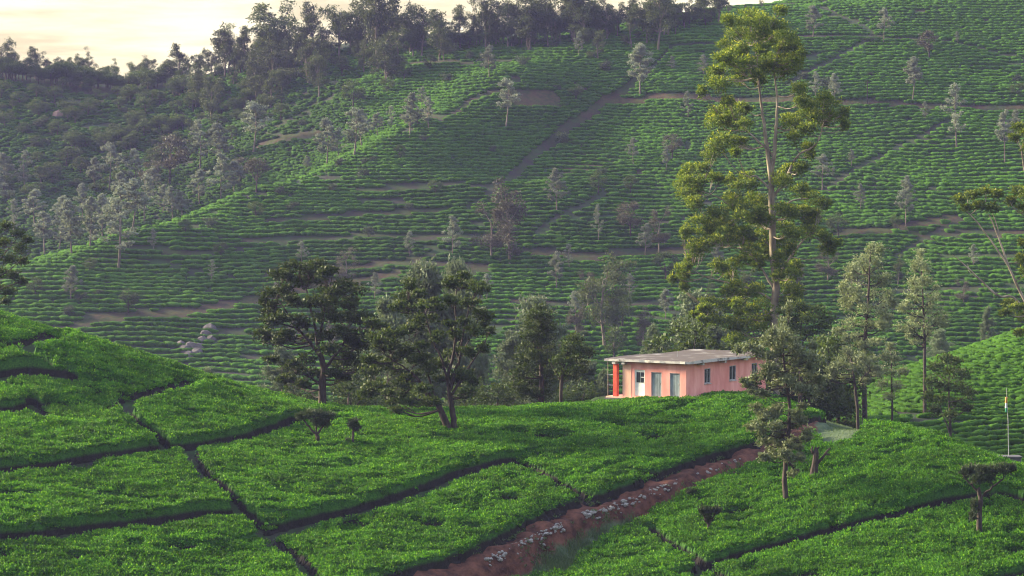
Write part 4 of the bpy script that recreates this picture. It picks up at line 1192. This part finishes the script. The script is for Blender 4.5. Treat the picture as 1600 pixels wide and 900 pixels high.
# --- trees around the hollow behind the house and on the right
b_ = base_Y(1250, 232)
hero('flat_topped_tree', 'dark flat-topped tree right of the tall pale eucalyptus trunk', b_,
     [([(1250, 640), (1250, 570), (1247, 540)], .2, .12), ([(1248, 545), (1235, 520), (1225, 505)], .07, .03), ([(1248, 545), (1265, 520), (1280, 505)], .07, .03), ([(1248, 545), (1252, 510), (1255, 490)], .07, .03)],
     [(1225, 488, 16, 9), (1250, 480, 18, 10), (1275, 485, 18, 10), (1240, 500, 16, 9), (1265, 500, 18, 10), (1292, 498, 13, 9), (1285, 512, 14, 8), (1240, 515, 14, 8), (1262, 520, 14, 8)], leaf=(.24, .12), n=420, seed=61, under=.5, rag=.3, depth=.7)
b_ = base_Y(1352, 250)
hero('silver_oak_tree', 'tall full pale-green silver oak behind the grassy end of the track', b_,
     [([(1352, 660), (1350, 560), (1356, 480), (1360, 395)], .28, .05)],
     [(1360, 392, 10, 12), (1345, 410, 14, 14), (1370, 412, 14, 14), (1330, 430, 15, 14), (1358, 432, 16, 14), (1385, 435, 13, 13), (1335, 455, 16, 13), (1365, 458, 17, 13), (1388, 462, 13, 12), (1325, 478, 16, 12), (1352, 482, 18, 13), (1378, 485, 15, 12), (1330, 505, 18, 12), (1358, 508, 18, 12), (1382, 510, 14, 10), (1320, 530, 16, 11), (1345, 535, 17, 11), (1370, 535, 15, 10), (1335, 560, 16, 10), (1362, 562, 14, 9), (1318, 450, 10, 9), (1310, 555, 12, 9)],
     fill=1, leaf=(.28, .11), n=320, depth=.8, mat=M_OAKN, seed=62, under=.8, shell=.2, rag=.35, twig=.05, up=.1)
b_ = base_Y(1335, 226)
hero('silver_oak_tree', 'crooked short silver oak leaning over the grassy end of the track', b_,
     [([(1342, 660), (1338, 625), (1334, 590), (1330, 560)], .16, .06), ([(1337, 610), (1348, 590), (1360, 580)], .06, .03)],
     [(1325, 555, 16, 10), (1345, 560, 14, 9), (1310, 570, 14, 9), (1335, 575, 16, 9), (1360, 575, 14, 9), (1300, 585, 10, 8), (1320, 590, 12, 8), (1372, 585, 10, 7), (1350, 595, 10, 7)],
     fill=1, leaf=(.26, .10), n=240, depth=.8, mat=M_OAKN, seed=63, under=.8, shell=.2, rag=.35, up=.1)
b_ = base_Y(1445, 262)
hero('silver_oak_tree', 'slim silver oak with a bare dark trunk at the foot of the right-hand tea slope', b_,
     [([(1445, 650), (1445, 560), (1443, 480), (1437, 395)], .2, .04)],
     [(1437, 395, 8, 12), (1430, 415, 11, 12), (1447, 418, 10, 12), (1425, 440, 13, 12), (1445, 442, 14, 12), (1432, 465, 16, 12), (1455, 468, 13, 12), (1415, 480, 13, 11), (1438, 490, 18, 11), (1465, 488, 12, 10), (1420, 508, 15, 10), (1448, 512, 16, 10), (1470, 505, 9, 8), (1405, 512, 9, 8), (1435, 530, 13, 7)],
     fill=2, leaf=(.28, .10), n=170, depth=.8, mat=M_OAKN, seed=64, under=.8, shell=.15, rag=.4, up=.1)
b_ = base_Y(1392, 236)
hero('silver_oak_tree', 'bushy young silver oak with light olive crown on the right crest of the knoll', b_,
     [([(1394, 665), (1394, 620), (1392, 550)], .13, .04)],
     [(1392, 542, 9, 9), (1382, 558, 12, 10), (1400, 560, 12, 10), (1375, 578, 13, 10), (1395, 582, 14, 10), (1412, 580, 10, 9), (1380, 600, 14, 10), (1402, 603, 13, 9), (1390, 620, 12, 7)],
     leaf=(.24, .10), n=300, depth=.8, mat=M_OAKN, seed=65, under=.8, shell=.2, rag=.35, up=.1)
b_ = base_Y(1483, 222)
hero('bushy_tree', 'dark oval bushy tree standing in front of the right-hand tea slope', b_,
     [([(1487, 690), (1484, 650), (1482, 600)], .14, .06), ([(1486, 682), (1474, 650), (1468, 630)], .07, .03)],
     [(1478, 560, 14, 10), (1492, 565, 13, 10), (1462, 575, 14, 11), (1485, 582, 16, 11), (1505, 585, 14, 11), (1455, 598, 14, 11), (1475, 603, 16, 11), (1500, 606, 15, 11), (1515, 615, 12, 10), (1450, 620, 13, 10), (1470, 625, 16, 10), (1495, 630, 16, 10), (1512, 638, 10, 8), (1460, 642, 12, 8), (1485, 648, 14, 8)],
     leaf=(.24, .11), n=400, depth=.8, seed=66, under=.6, shell=.3, rag=.25)
# --- pale limbed eucalyptus coming in from the right
b_ = base_Y(1650, 222)
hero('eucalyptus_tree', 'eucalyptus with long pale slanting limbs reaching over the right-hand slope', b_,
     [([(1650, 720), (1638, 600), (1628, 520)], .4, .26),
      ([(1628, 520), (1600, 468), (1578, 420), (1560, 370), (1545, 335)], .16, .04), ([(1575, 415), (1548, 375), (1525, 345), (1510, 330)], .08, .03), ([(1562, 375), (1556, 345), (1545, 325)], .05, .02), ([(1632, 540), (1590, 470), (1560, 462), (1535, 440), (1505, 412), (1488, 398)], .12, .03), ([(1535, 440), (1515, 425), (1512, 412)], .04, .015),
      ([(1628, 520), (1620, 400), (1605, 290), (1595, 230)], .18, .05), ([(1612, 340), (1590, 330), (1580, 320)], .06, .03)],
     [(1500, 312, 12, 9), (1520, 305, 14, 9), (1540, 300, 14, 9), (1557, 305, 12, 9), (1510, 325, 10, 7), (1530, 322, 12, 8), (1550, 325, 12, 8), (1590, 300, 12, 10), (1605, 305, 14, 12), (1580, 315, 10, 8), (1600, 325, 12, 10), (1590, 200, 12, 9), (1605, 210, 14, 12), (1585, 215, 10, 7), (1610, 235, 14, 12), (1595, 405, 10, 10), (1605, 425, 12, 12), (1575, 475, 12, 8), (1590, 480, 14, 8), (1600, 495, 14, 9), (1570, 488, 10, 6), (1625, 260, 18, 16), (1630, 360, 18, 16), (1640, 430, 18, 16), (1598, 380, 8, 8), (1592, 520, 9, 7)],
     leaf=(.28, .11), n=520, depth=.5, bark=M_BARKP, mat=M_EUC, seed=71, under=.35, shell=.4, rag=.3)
# --- dark tree at the left edge
b_ = base_Y(-35, 222)
hero('overhanging_tree', 'dark fine-leaved tree rising behind the crest of the left-hand tea hill', b_,
     [([(-35, 560), (-30, 480), (-25, 430)], .3, .15), ([(-28, 450), (0, 405), (25, 375)], .1, .03), ([(-30, 470), (5, 450), (35, 440)], .09, .03), ([(-25, 430), (-20, 380), (-15, 350)], .1, .04), ([(-20, 435), (10, 425), (40, 400)], .07, .03)],
     [(10, 352, 14, 8), (-8, 360, 14, 10), (28, 365, 12, 8), (42, 375, 9, 7), (5, 378, 16, 9), (30, 388, 13, 8), (-10, 395, 16, 10), (15, 405, 15, 9), (36, 408, 10, 8), (0, 425, 15, 9), (22, 430, 13, 8), (35, 440, 9, 7), (-5, 450, 16, 9), (15, 455, 13, 8), (-30, 350, 18, 12), (-40, 400, 20, 14), (-30, 440, 18, 12), (8, 470, 9, 6)],
     leaf=(.24, .10), n=420, depth=.8, seed=72, under=.7, shell=.2, rag=.35, extra_tw=2)

# ------------------------------------------------------------------ repeated trees: a few shapes of each kind
def gen_oak(seed, full=1.0, h=10.0):
    g = np.random.default_rng(seed)
    bend = g.normal(0, .25, 2)
    zs = np.linspace(-.4, h * .96, 9)
    tr = np.stack([bend[0] * np.sin(zs / h * 3), bend[1] * np.sin(zs / h * 2.5), zs], -1)
    lines = [(tr, np.linspace(.17, .03, 9))]
    cl = []
    t0 = g.uniform(.22, .45)
    nb_ = int(30 * full)
    for k in range(nb_):
        t = t0 + (1 - t0) * (k + g.random()) / nb_
        z = t * h * .95; a = g.random() * 6.283
        L = h * (.21 * (1 - ((t - t0) / (1 - t0)) ** 1.4) + .035) * g.uniform(.6, 1.25) * (0.65 + .35 * min((t - t0) * 6, 1))
        o_ = np.array([np.interp(z, zs, tr[:, 0]), np.interp(z, zs, tr[:, 1]), z])
        e_ = o_ + np.array([math.cos(a) * L, math.sin(a) * L, L * g.uniform(.15, .6)])
        q = curve_pts([o_, (o_ + e_) / 2 + np.array([0, 0, -.05 * L]), e_], 2)
        lines.append((q, np.linspace(.04, .012, len(q))))
        for f_ in (.55, 1.0):
            c = o_ * (1 - f_) + e_ * f_ + g.normal(0, .1, 3)
            r_ = h * g.uniform(.035, .065)
            cl.append((c, np.array([r_, r_, r_ * .75]), int(105 * full)))
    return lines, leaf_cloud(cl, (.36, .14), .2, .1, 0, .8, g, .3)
def gen_euc(seed, slender=1.0):
    g = np.random.default_rng(seed); h = 16.0
    zs = np.linspace(-.5, h * .6, 6)
    tr = np.stack([g.normal(0, .12, 6).cumsum(), g.normal(0, .12, 6).cumsum(), zs], -1)
    lines = [(curve_pts(tr, 3), np.linspace(.26, .13, 16))]
    cl = []
    nl = g.integers(9, 14)
    for k in range(nl):
        t = g.uniform(.38, 1.0) if k else 1.0
        i = min(int(t * 5), 5); o_ = tr[i]
        a = g.random() * 6.283; out_ = h * g.uniform(.04, .17) * slender * (1.1 - .5 * abs(t - .6))
        top_ = o_[2] + h * g.uniform(.10, .36) * (1 if t > .6 else .6)
        e_ = np.array([o_[0] + math.cos(a) * out_, o_[1] + math.sin(a) * out_, min(top_, h * .95)])
        q = curve_pts([o_, (o_ + e_) / 2 + np.array([math.cos(a), math.sin(a), -.5]) * .3, e_], 3)
        lines.append((q, np.linspace(.09, .03, len(q))))
        for f_ in (1.0, .8, .6, .5):
            c = o_ * (1 - f_) + e_ * f_ + g.normal(0, .5, 3) + np.array([math.cos(a), math.sin(a), 0]) * (1 - f_) * 1.6
            r_ = h * g.uniform(.045, .082)
            cl.append((c, np.array([r_, r_, r_ * g.uniform(.8, 1.15)]), 125))
    return lines, leaf_cloud(cl, (.42, .18), .45, .2, .1, .55, g, .3)
def gen_round(seed, h=6.0, tall=False):
    g = np.random.default_rng(seed)
    lines = [(curve_pts([(0, 0, -.3), (g.normal(0, .1), 0, h * .3), (g.normal(0, .2), g.normal(0, .2), h * .6)], 3), np.linspace(.16, .07, 7))]
    cl = []
    for k in range(16):
        d = unit(g.normal(size=(1, 3)))[0]
        c = np.array([0, 0, h * .62]) + d * np.array([h * .26, h * .26, h * .24])
        r_ = h * g.uniform(.10, .17)
        cl.append((c, np.array([r_, r_, r_ * .8]), 190))
        if k % 3 == 0:
            q = curve_pts([(0, 0, h * .32), (c + np.array([0, 0, h * .3])) / 2, c], 2)
            lines.append((q, np.linspace(.06, .02, len(q))))
    return lines, leaf_cloud(cl, (.26, .12), .4, .3, 0, .6, g, .25)
def gen_bush(seed, h=2.4):
    g = np.random.default_rng(seed)
    lines = [(np.array([(0, 0, -.2), (.05, 0, h * .3), (.1, .05, h * .6)]), np.array([.07, .05, .02]))]
    cl = []
    for k in range(9):
        c = np.array([g.normal(0, h * .2), g.normal(0, h * .2), h * g.uniform(.3, .72)])
        r_ = h * g.uniform(.17, .27)
        cl.append((c, np.array([r_, r_, r_ * .9]), 130))
    return lines, leaf_cloud(cl, (.26, .08), .3, .6, 0, .5, g, .25)
KINDS = {}
def kind(name, gens, h, bark, mat):
    L_ = []
    for lines, crown in gens:
        V_, F_ = tubes(lines, 5)
        tme = mesh_np('trunk', V_, F_, bark, smooth=True)
        V_, F_, T_ = crown
        zmax = np.percentile(V_[:, 2], 99.7)
        L_.append((tme, mesh_np('crown', V_, F_, mat, {'tint': T_}), zmax))
    KINDS[name] = L_
kind('S', [gen_oak(100 + i, [1, .8, 1.15, .6, 1, .9][i]) for i in range(6)], 10, M_BARKM, M_OAK)
kind('V', [gen_oak(150 + i, 1.7, 16.0) for i in range(4)], 16, M_BARKM, M_OAKV)
kind('E', [gen_euc(200 + i, [1, 1.3, .8, 1.1, 1, .7][i]) for i in range(6)], 16, M_BARKM, M_EUCFAR)
kind('G', [gen_euc(230 + i, 1.2) for i in range(3)], 16, M_BARKM, M_PURP)
kind('D', [gen_round(300 + i) for i in range(4)], 6, M_BARK, M_DARK)
kind('P', [gen_round(320 + i) for i in range(3)], 6, M_BARK, M_PURP)
kind('B', [gen_bush(400 + i) for i in range(4)], 2.4, M_BARK, M_POLL)
KNAME = {'S': ('silver_oak_tree', 'tree'), 'E': ('eucalyptus_tree', 'tree'), 'G': ('grey_tree', 'tree'), 'D': ('round_tree', 'tree'), 'P': ('dusky_tree', 'tree'), 'V': ('silver_oak_tree', 'tree'), 'B': ('round_bush', 'bush')}
_cnt = [0]
def plant(kd, u, v, hpx, label, group=None, y0=345, at=None, wide=1.0, sink=.15):
    _cnt[0] += 1
    tme, cme, zm = KINDS[kd][_cnt[0] % len(KINDS[kd])]
    p = at if at is not None else cast(u, v, y0=y0)
    s_ = hpx / F * p[1] / zm
    r_ = random.Random(_cnt[0])
    o = thing(KNAME[kd][0], label, KNAME[kd][1], (p[0], p[1], p[2] - sink), r_.random() * 6.28, group)
    wv = s_ * wide * r_.uniform(.88, 1.12)
    o.scale = (wv, wv, s_)
    link('trunk', tme, o); link('crown', cme, o)
    return o
# skyline wood: traced tops on the left, then a dense belt to the right
def ridge_label(u, hp):
    size = 'short' if hp < 55 else ('middling' if hp < 85 else 'tall')
    where = ('by the dip of the skyline' if u < 380 else 'above the scrubby slope' if u < 520 else 'beside the tallest ridge tree' if u < 670
             else 'above the sunlit spur field' if u < 850 else 'left of the pale-trunked forward tree' if u < 1030 else 'at the thin end of the wood')
    return f'{size} dark eucalyptus of the skyline wood {where}'
LRl = 'small eucalyptus silhouetted singly on the low left end of the skyline'
for u, top in [(3, 66), (22, 82), (40, 90), (55, 78), (72, 86), (95, 95), (112, 92), (128, 90), (140, 78), (168, 108), (182, 96), (208, 102), (222, 100), (234, 92), (255, 100)]:
    zb = 120 + u * .06
    LRl = ('taller' if zb - top > 42 else 'shorter' if zb - top < 34 else 'middling') + ' small eucalyptus standing singly above the low shrubby skyline belt'
    plant('E', u, zb, zb - top + 6, LRl, 'small skyline eucalyptuses', y0=500, wide=1.15)
for u, top in [(280, 68), (296, 88), (312, 80), (330, 75), (350, 36), (366, 48), (380, 40), (395, 60), (415, 40), (430, -2), (445, 40), (468, 22), (485, 2), (505, 20), (530, 8), (548, -5), (572, 10), (592, -30), (612, 10), (622, 0), (640, 12), (660, 4), (682, 25), (702, 15), (720, 8), (742, 0), (760, -12), (778, 2), (795, -5), (815, 20), (835, 22), (857, -8), (875, 15), (895, -2), (915, 5), (930, -22), (950, 5), (965, 18), (985, -5), (1005, 0), (1050, 5), (1070, -10), (1095, -15), (1112, 5), (1122, -25), (1140, 2), (1165, 5), (1190, -8)]:
    sky_v = np.interp(u, [270, 400, 500, 600, 800, 1000, 1120, 1250], [126, 102, 88, 78, 64, 46, 26, 4])
    vb = sky_v + random.uniform(2, 14)
    if u > 1130: vb = sky_v - 2
    plant('E', u, vb, vb - top, ridge_label(u, vb - top), 'skyline eucalyptuses', y0=480, wide=random.uniform(.95, 1.35))
for k in range(58):
    u = random.uniform(300, 1060)
    sky_v = np.interp(u, [270, 400, 500, 600, 800, 1000, 1120], [126, 102, 88, 78, 64, 46, 26])
    vb = sky_v + abs(random.gauss(0, 18)) * (1.6 if u < 620 else .7) + 3
    hp = random.uniform(38, 85)
    plant('E', u, vb, hp, ridge_label(u, hp), 'skyline eucalyptuses', y0=470, wide=random.uniform(1.0, 1.45))
LU = 'dark bushy tree filling the shade under the skyline wood'
for k in range(78):
    u = random.uniform(-5, 1120)
    sky_v = np.interp(u, [0, 100, 200, 270, 400, 500, 600, 800, 1000, 1120], [117, 129, 139, 128, 102, 88, 78, 64, 46, 26])
    vb = sky_v + abs(random.gauss(0, 8)) * (1.5 if 250 < u < 620 else .6) + 2
    hp = random.uniform(18, 40)
    LU = ridge_label(u, hp * 2.2).replace('eucalyptus of', 'bushy tree under')
    plant('D', u, vb, hp, LU, 'trees under the skyline wood', y0=470, wide=random.uniform(1.2, 1.7))
for k in range(52):
    u = -8 + 5.7 * k + random.uniform(-3, 3)
    sky_v = np.interp(u, [0, 100, 200, 270, 300], [117, 129, 139, 128, 122])
    hp = random.uniform(18, 36)
    plant('D', u, sky_v + random.uniform(1, 7), hp, ('higher' if hp > 30 else 'low' if hp < 24 else 'middling') + ' dark shrubby tree of the belt under the single skyline eucalyptuses', 'low skyline belt', y0=500, wide=random.uniform(1.2, 1.7))
plant('E', 591, 110, 140, 'tallest eucalyptus of the ridge, its long trunk reaching down into the tea', y0=470, wide=.95)
plant('E', 1030, 82, 120, 'pale-trunked eucalyptus standing forward of the ridge wood above the tea', y0=470, wide=.9)
plant('E', 307, 168, 68, 'rounded olive tree on the scrubby slope below the skyline notch', y0=470, wide=1.3)
for u, v, hp in [(365, 135, 40), (395, 122, 42), (410, 150, 35), (455, 130, 45), (340, 150, 35), (500, 125, 50), (250, 165, 24), (220, 190, 20), (285, 205, 26), (150, 170, 16), (180, 220, 18), (60, 200, 16), (120, 250, 18), (330, 185, 28), (380, 175, 30), (440, 165, 26), (20, 170, 16)]:
    plant('D' if hp < 30 else 'E', u, v, hp, 'dark tree scattered over the scrubby slope below the skyline wood', 'scrub slope trees', y0=470, wide=1.3)
for k in range(175):
    u = random.uniform(-10, 440); v = random.uniform(135, 330)
    if v > 345 - u * .45 + 30: v -= 90
    if v < 140: continue
    hp = random.uniform(10, 32)
    plant('D' if hp > 15 else 'B', u, v, hp, ('tall' if hp > 20 else 'low' if hp < 14 else 'rounded') + ' dark scrub bush on the shaded hillside ' + ('above' if v < 176 else 'near' if v < 215 else 'well below') + ' the reddish boulder', 'scrub on the shaded hillside', y0=470, wide=random.uniform(1.2, 1.8))
# silver oaks in the hollow behind the long spur
LG = 'pale grey silver oak in the hollow behind the long tea spur'
for u, v, hp in [(40, 302, 68), (8, 300, 62), (-5, 330, 70), (210, 292, 60), (170, 300, 78), (150, 305, 60), (312, 266, 80), (345, 262, 70), (345, 316, 78), (312, 322, 58), (395, 242, 84), (70, 402, 72), (92, 392, 66), (112, 400, 88), (140, 390, 84), (160, 372, 70), (188, 372, 82), (206, 362, 84), (226, 352, 82), (270, 346, 56), (130, 345, 60), (55, 355, 60), (240, 310, 50), (190, 330, 62), (20, 370, 60), (285, 340, 42), (255, 335, 48), (365, 305, 55), (100, 360, 55)]:
    LG = ('tall' if hp > 72 else 'short' if hp < 56 else 'middling') + ' pale grey silver oak in the hollow ' + ('against the back of the long tea spur' if v > 335 else 'near the dusky brown trees' if 225 < u < 420 else 'under the shaded scrub hillside')
    plant('S', u, v, hp, LG, 'silver oaks behind the spur', y0=470, wide=random.uniform(1.0, 1.35))
for u, v, hp in [(265, 292, 82), (400, 300, 55), (235, 300, 50), (375, 285, 40)]:
    plant('P', u, v, hp, 'dusky brown round tree among the pale silver oaks of the hollow', 'dusky trees of the hollow', y0=470, wide=1.0)
# spur crest
LS = 'pale silver oak along the sunlit crest of the long tea spur'
for u, v, hp in [(510, 262, 78), (553, 246, 78), (566, 232, 62), (610, 206, 42), (640, 216, 72), (670, 202, 52), (765, 124, 54), (790, 202, 80), (480, 272, 30), (185, 420, 112), (110, 474, 60), (240, 392, 36), (905, 90, 42), (660, 175, 40), (590, 215, 40), (530, 250, 52)]:
    plant('S', u, v, hp, LS, 'silver oaks on the spur', y0=400, wide=random.uniform(.95, 1.25))
LB = 'small dark round bush dotted among the far tea rows'
for u, v, hp in [(55, 464, 32), (290, 368, 26), (325, 358, 20), (345, 404, 26), (127, 473, 17), (155, 463, 12), (200, 492, 40), (107, 494, 18), (140, 428, 26), (400, 343, 28), (438, 306, 16), (530, 262, 16), (550, 228, 18), (653, 197, 22), (665, 222, 12), (570, 258, 12), (583, 253, 10), (625, 250, 24), (570, 280, 18), (605, 147, 24), (632, 127, 30), (712, 80, 26), (900, 158, 26), (880, 228, 22), (935, 304, 36), (985, 302, 28), (870, 143, 12), (680, 305, 24), (520, 300, 14), (460, 330, 16), (1398, 362, 26), (1590, 154, 24), (1590, 130, 14), (575, 375, 22), (640, 330, 14), (770, 240, 14), (1290, 140, 20), (1255, 130, 18), (820, 105, 18), (870, 75, 16), (760, 100, 18), (735, 95, 16), (800, 75, 16), (945, 112, 18), (1240, 120, 14), (560, 160, 16), (470, 200, 14), (700, 130, 16), (940, 275, 14), (1360, 120, 8)]:
    LB = ('tiny' if hp < 15 else 'large' if hp > 23 else 'small') + ' dark round bush in the far tea ' + ('under the ridge wood' if v < 135 else 'on the lower end of the long spur' if u < 360 else 'on the flank of the long spur' if u < 780 else 'on the open right face')
    plant('B' if hp < 24 else 'D', u, v, hp * 1.05, LB, 'round bushes on the far hillside', y0=380, wide=1.15)
LF = 'thin pale silver oak standing in the open tea rows of the upper right face'
for u, v, hp in [(1000, 152, 84), (990, 262, 48), (1040, 272, 44), (1075, 187, 46), (870, 332, 70), (1050, 112, 26), (1270, 62, 54), (1380, 68, 56), (1425, 160, 72), (1495, 234, 104), (1305, 162, 48), (1275, 154, 44), (1445, 190, 32), (1495, 72, 24), (1570, 255, 84), (1590, 230, 60), (1415, 352, 78), (1100, 120, 36), (1000, 110, 44), (1285, 300, 60), (1330, 262, 30), (935, 378, 60), (1425, 130, 42)]:
    LF = ('tall' if hp > 65 else 'small' if hp < 40 else 'middling') + ' thin pale silver oak in the open tea rows ' + ('above' if v < 158 else 'below' if v > 200 else 'beside') + ' the upper contour road'
    plant('S', u, v, hp, LF, 'silver oaks on the upper right face', y0=400, wide=random.uniform(.8, 1.15))
plant('P', 1452, 93, 46, 'dark round solitary tree high on the upper right face', y0=400, wide=1.0)
plant('D', 1362, 68, 12, 'low dark flat thicket beside the path junction of the upper face', y0=400, wide=3.0)
plant('P', 1050, 252, 44, 'dark round tree left of the tall eucalyptus in the far tea', y0=400, wide=1.0)
plant('D', 552, 170, 46, 'broad dark tree above the sunlit spur field', y0=400, wide=1.3)
plant('D', 672, 112, 28, 'flat-topped dark tree on the road under the ridge', y0=400, wide=1.2)
plant('E', 935, 95, 48, 'olive tree just below the ridge wood', y0=400, wide=1.3)
# lower far slope
plant('G', 795, 412, 134, 'large grey-green eucalyptus in the dark middle of the far slope', y0=380, wide=1.25)
plant('G', 768, 405, 90, 'smaller grey-green tree beside the large grey eucalyptus', y0=380, wide=1.2)
plant('E', 942, 545, 148, 'tall olive eucalyptus low on the far slope above the house roof', y0=380, wide=.95)
plant('P', 985, 372, 58, 'dark purple-brown round tree above the lower terraces', y0=380, wide=1.2)
plant('G', 1030, 395, 74, 'grey airy tree right of the purple-brown round tree', y0=380, wide=1.1)
plant('S', 1008, 400, 52, 'pale silver oak between the purple-brown tree and the grey airy tree', y0=380)
plant('S', 707, 402, 66, 'pale silver oak standing alone left of the large grey eucalyptus', y0=380, wide=.9)
plant('S', 870, 452, 60, 'small flat pale tree on the lower brown terrace', y0=380, wide=1.0)
plant('G', 540, 445, 60, 'dusky grey tree just behind the broad dark saddle tree', y0=380, wide=1.2)
plant('P', 840, 500, 40, 'dusky round tree low on the far slope above the bushy crest trees', y0=380, wide=1.3)
plant('D', 1190, 360, 60, 'dark tree on the far slope seen through the tall eucalyptus', y0=380, wide=1.1)
plant('D', 1310, 375, 44, 'dark tree on the far slope right of the tall eucalyptus', y0=380, wide=1.2)
for u, v, hp in [(585, 470, 46), (640, 400, 40), (470, 420, 44), (430, 480, 40), (890, 420, 40), (900, 500, 46), (985, 470, 44), (1040, 500, 50), (760, 470, 44), (1120, 430, 50), (330, 440, 36), (1345, 330, 44), (1520, 420, 40)]:
    plant('S', u, v, hp, ('small' if hp < 44 else 'middling') + ' pale silver oak on the shaded lower terraces of the far slope', 'silver oaks of the lower terraces', y0=380, wide=random.uniform(.8, 1.2))
for i_, (u, v, hp) in enumerate([(918, 478, 58), (972, 512, 60), (1005, 545, 66), (1060, 545, 78), (868, 565, 60), (745, 530, 52), (622, 520, 52), (700, 565, 52), (520, 560, 60), (1150, 540, 84), (1292, 440, 64), (1402, 445, 50), (1505, 475, 40), (960, 570, 60), (900, 535, 60), (1100, 500, 70), (1330, 480, 70), (1040, 440, 48), (590, 570, 50), (830, 590, 60), (1245, 470, 60), (660, 480, 36), (460, 540, 44), (1170, 470, 60)]):
    plant(('G', 'D', 'G', 'E')[i_ % 4], u, v, hp, ('tall' if hp > 61 else 'short' if hp < 52 else 'middling') + ' dusky ' + ('grey', 'dark green', 'grey', 'olive')[i_ % 4] + ' tree in the shaded belt at the foot of the far slope', 'trees at the foot of the far slope', y0=380, wide=random.uniform(1.0, 1.4))
# trees of the valley behind the near knoll
LV = 'pale green silver oak rising from the valley behind the near crest'
for u, Y, top, wd, lab in [(605, 250, 464, 1.0, 'pale feathery treetop between the two dark saddle trees'), (440, 240, 540, 1.0, 'pale hazy tree left of the broad dark saddle tree'),
                      (665, 255, 408, .8, 'pale spire of a silver oak above the leaning saddle tree'), (716, 258, 405, .7, 'second pale spire behind the top of the leaning saddle tree'),
                      (800, 240, 515, 1.2, 'pale silver oak against the narrow-topped bushy tree'), (1022, 238, 506, .75, 'narrow pale conical tree right behind the house roof'),
                      (835, 262, 462, .9, None), (1080, 262, 455, .9, None), (1470, 312, 512, 1.2, 'pale bushy tree behind the crest of the right-hand tea slope'), (1545, 318, 478, .8, 'pale paired treetops over the right-hand tea slope'),
                      (325, 246, 572, .8, 'pale treetop just clearing the left-hand tea hill'), (560, 236, 565, 1.1, None), (915, 246, 560, 1.2, None), (945, 240, 575, 1.1, None), (1110, 255, 475, 1.0, None), (1290, 245, 560, 1.1, None)]:
    p = base_Y(u, Y)
    hp = proj(p)[1] - top
    plant('V', 0, 0, hp, lab or LV, None if lab else 'valley silver oaks', at=p, wide=wd * .85)
LW = 'dark leafy tree in the valley behind the near crest'
for u, Y, top, wd, lab in [(1075, 236, 498, 1.3, 'dark round tree close behind the house roof'), (545, 228, 570, 1.4, None), (590, 232, 585, 1.3, None), (660, 232, 600, 1.4, None), (735, 230, 585, 1.3, None), (780, 222, 595, 1.7, 'low grey-green bush left of the narrow-topped bushy tree'), (900, 240, 590, 1.5, None),
                      (1100, 240, 520, 1.3, None), (1300, 240, 600, 1.3, None), (1270, 238, 560, 1.2, None), (470, 230, 592, 1.1, None), (1310, 246, 520, 1.0, None), (1130, 240, 535, 1.3, None), (1235, 240, 540, 1.2, None), (1410, 292, 570, 1.2, 'dark tree on the foot of the right-hand tea slope')]:
    p = base_Y(u, Y)
    hp = proj(p)[1] - top
    plant('D', 0, 0, hp, lab or LW, None if lab else 'dark valley trees', at=p, wide=wd * .85)

# ------------------------------------------------------------------ grass below the bank and at the end of the track
def blades(poly, n_, seed, hgt):
    g = np.random.default_rng(seed)
    lo, hi = poly.min(0) - .4, poly.max(0) + .4
    x = g.uniform(lo[0], hi[0], n_ * 4); y = g.uniform(lo[1], hi[1], n_ * 4)
    xx = x + (fbm(x / .8, y / .8, 5, 2) - .5) * 1.0; yy = y + (fbm(x / .8, y / .8, 8, 2) - .5) * 1.0
    k = in_poly(xx, yy, poly); x, y = x[k][:n_], y[k][:n_]; m_ = len(x)
    z = G(x, y) + .01
    a = g.random(m_) * 6.283; h_ = hgt * g.uniform(.5, 1.2, m_); ln = g.normal(0, .35, (m_, 2)) * h_[:, None]
    wv = .022
    C0 = np.stack([x - np.cos(a) * wv, y - np.sin(a) * wv, z - .03], -1); C1 = np.stack([x + np.cos(a) * wv, y + np.sin(a) * wv, z - .03], -1)
    C2 = np.stack([x + ln[:, 0], y + ln[:, 1], z + h_], -1)
    return np.stack([C0, C1, C2], 1).reshape(-1, 3), np.arange(m_ * 3).reshape(-1, 3), np.repeat(g.random(m_), 3)
g = np.random.default_rng(77)
wx, wy = [], []
for k in range(900):
    s_ = g.random() * cum[-1]; i = max(min(np.searchsorted(cum, s_) - 1, len(rl) - 2), 0)
    t = (s_ - cum[i]) / seglen[i]; q = rl[i] * (1 - t) + rl[i + 1] * t
    dr = unit((rl[i + 1] - rl[i])[None])[0]; nr_ = np.array([dr[1], -dr[0]])
    off = g.choice([-1.25, 1.7, .6]) + g.normal(0, .25)
    q = q + nr_ * off
    if fbm(np.array([q[0] / 1.5]), np.array([q[1] / 1.5]), 7, 2)[0] < .47: continue
    wx.append(q[0]); wy.append(q[1])
wx, wy = np.array(wx), np.array(wy)
cl = [((x, y, float(z) + .05), (.16, .16, .14), 14) for x, y, z in zip(wx, wy, G(wx, wy))]
V_, F_, T_ = leaf_cloud(cl, (.2, .05), .2, .8, 0, .2, g, .3)
tag(link('weeds', mesh_np('weeds', V_, F_, M_GRASS, {'tint': T_})), 'scattered weeds along the edges of the red earth track', 'weeds', kind='stuff')
for poly, lab, hg, sd_, nn in ((GRASS_POLY, 'rank grey-green grass at the foot of the red bank', .34, 1, 9000), (GRASS2_POLY, 'short grass on the flat end of the track', .10, 2, 12000)):
    V_, F_, T_ = blades(poly, nn, sd_, hg)
    tag(link('grass', mesh_np('grass', V_, F_, M_GRASS, {'tint': T_})), lab, 'grass', kind='stuff')
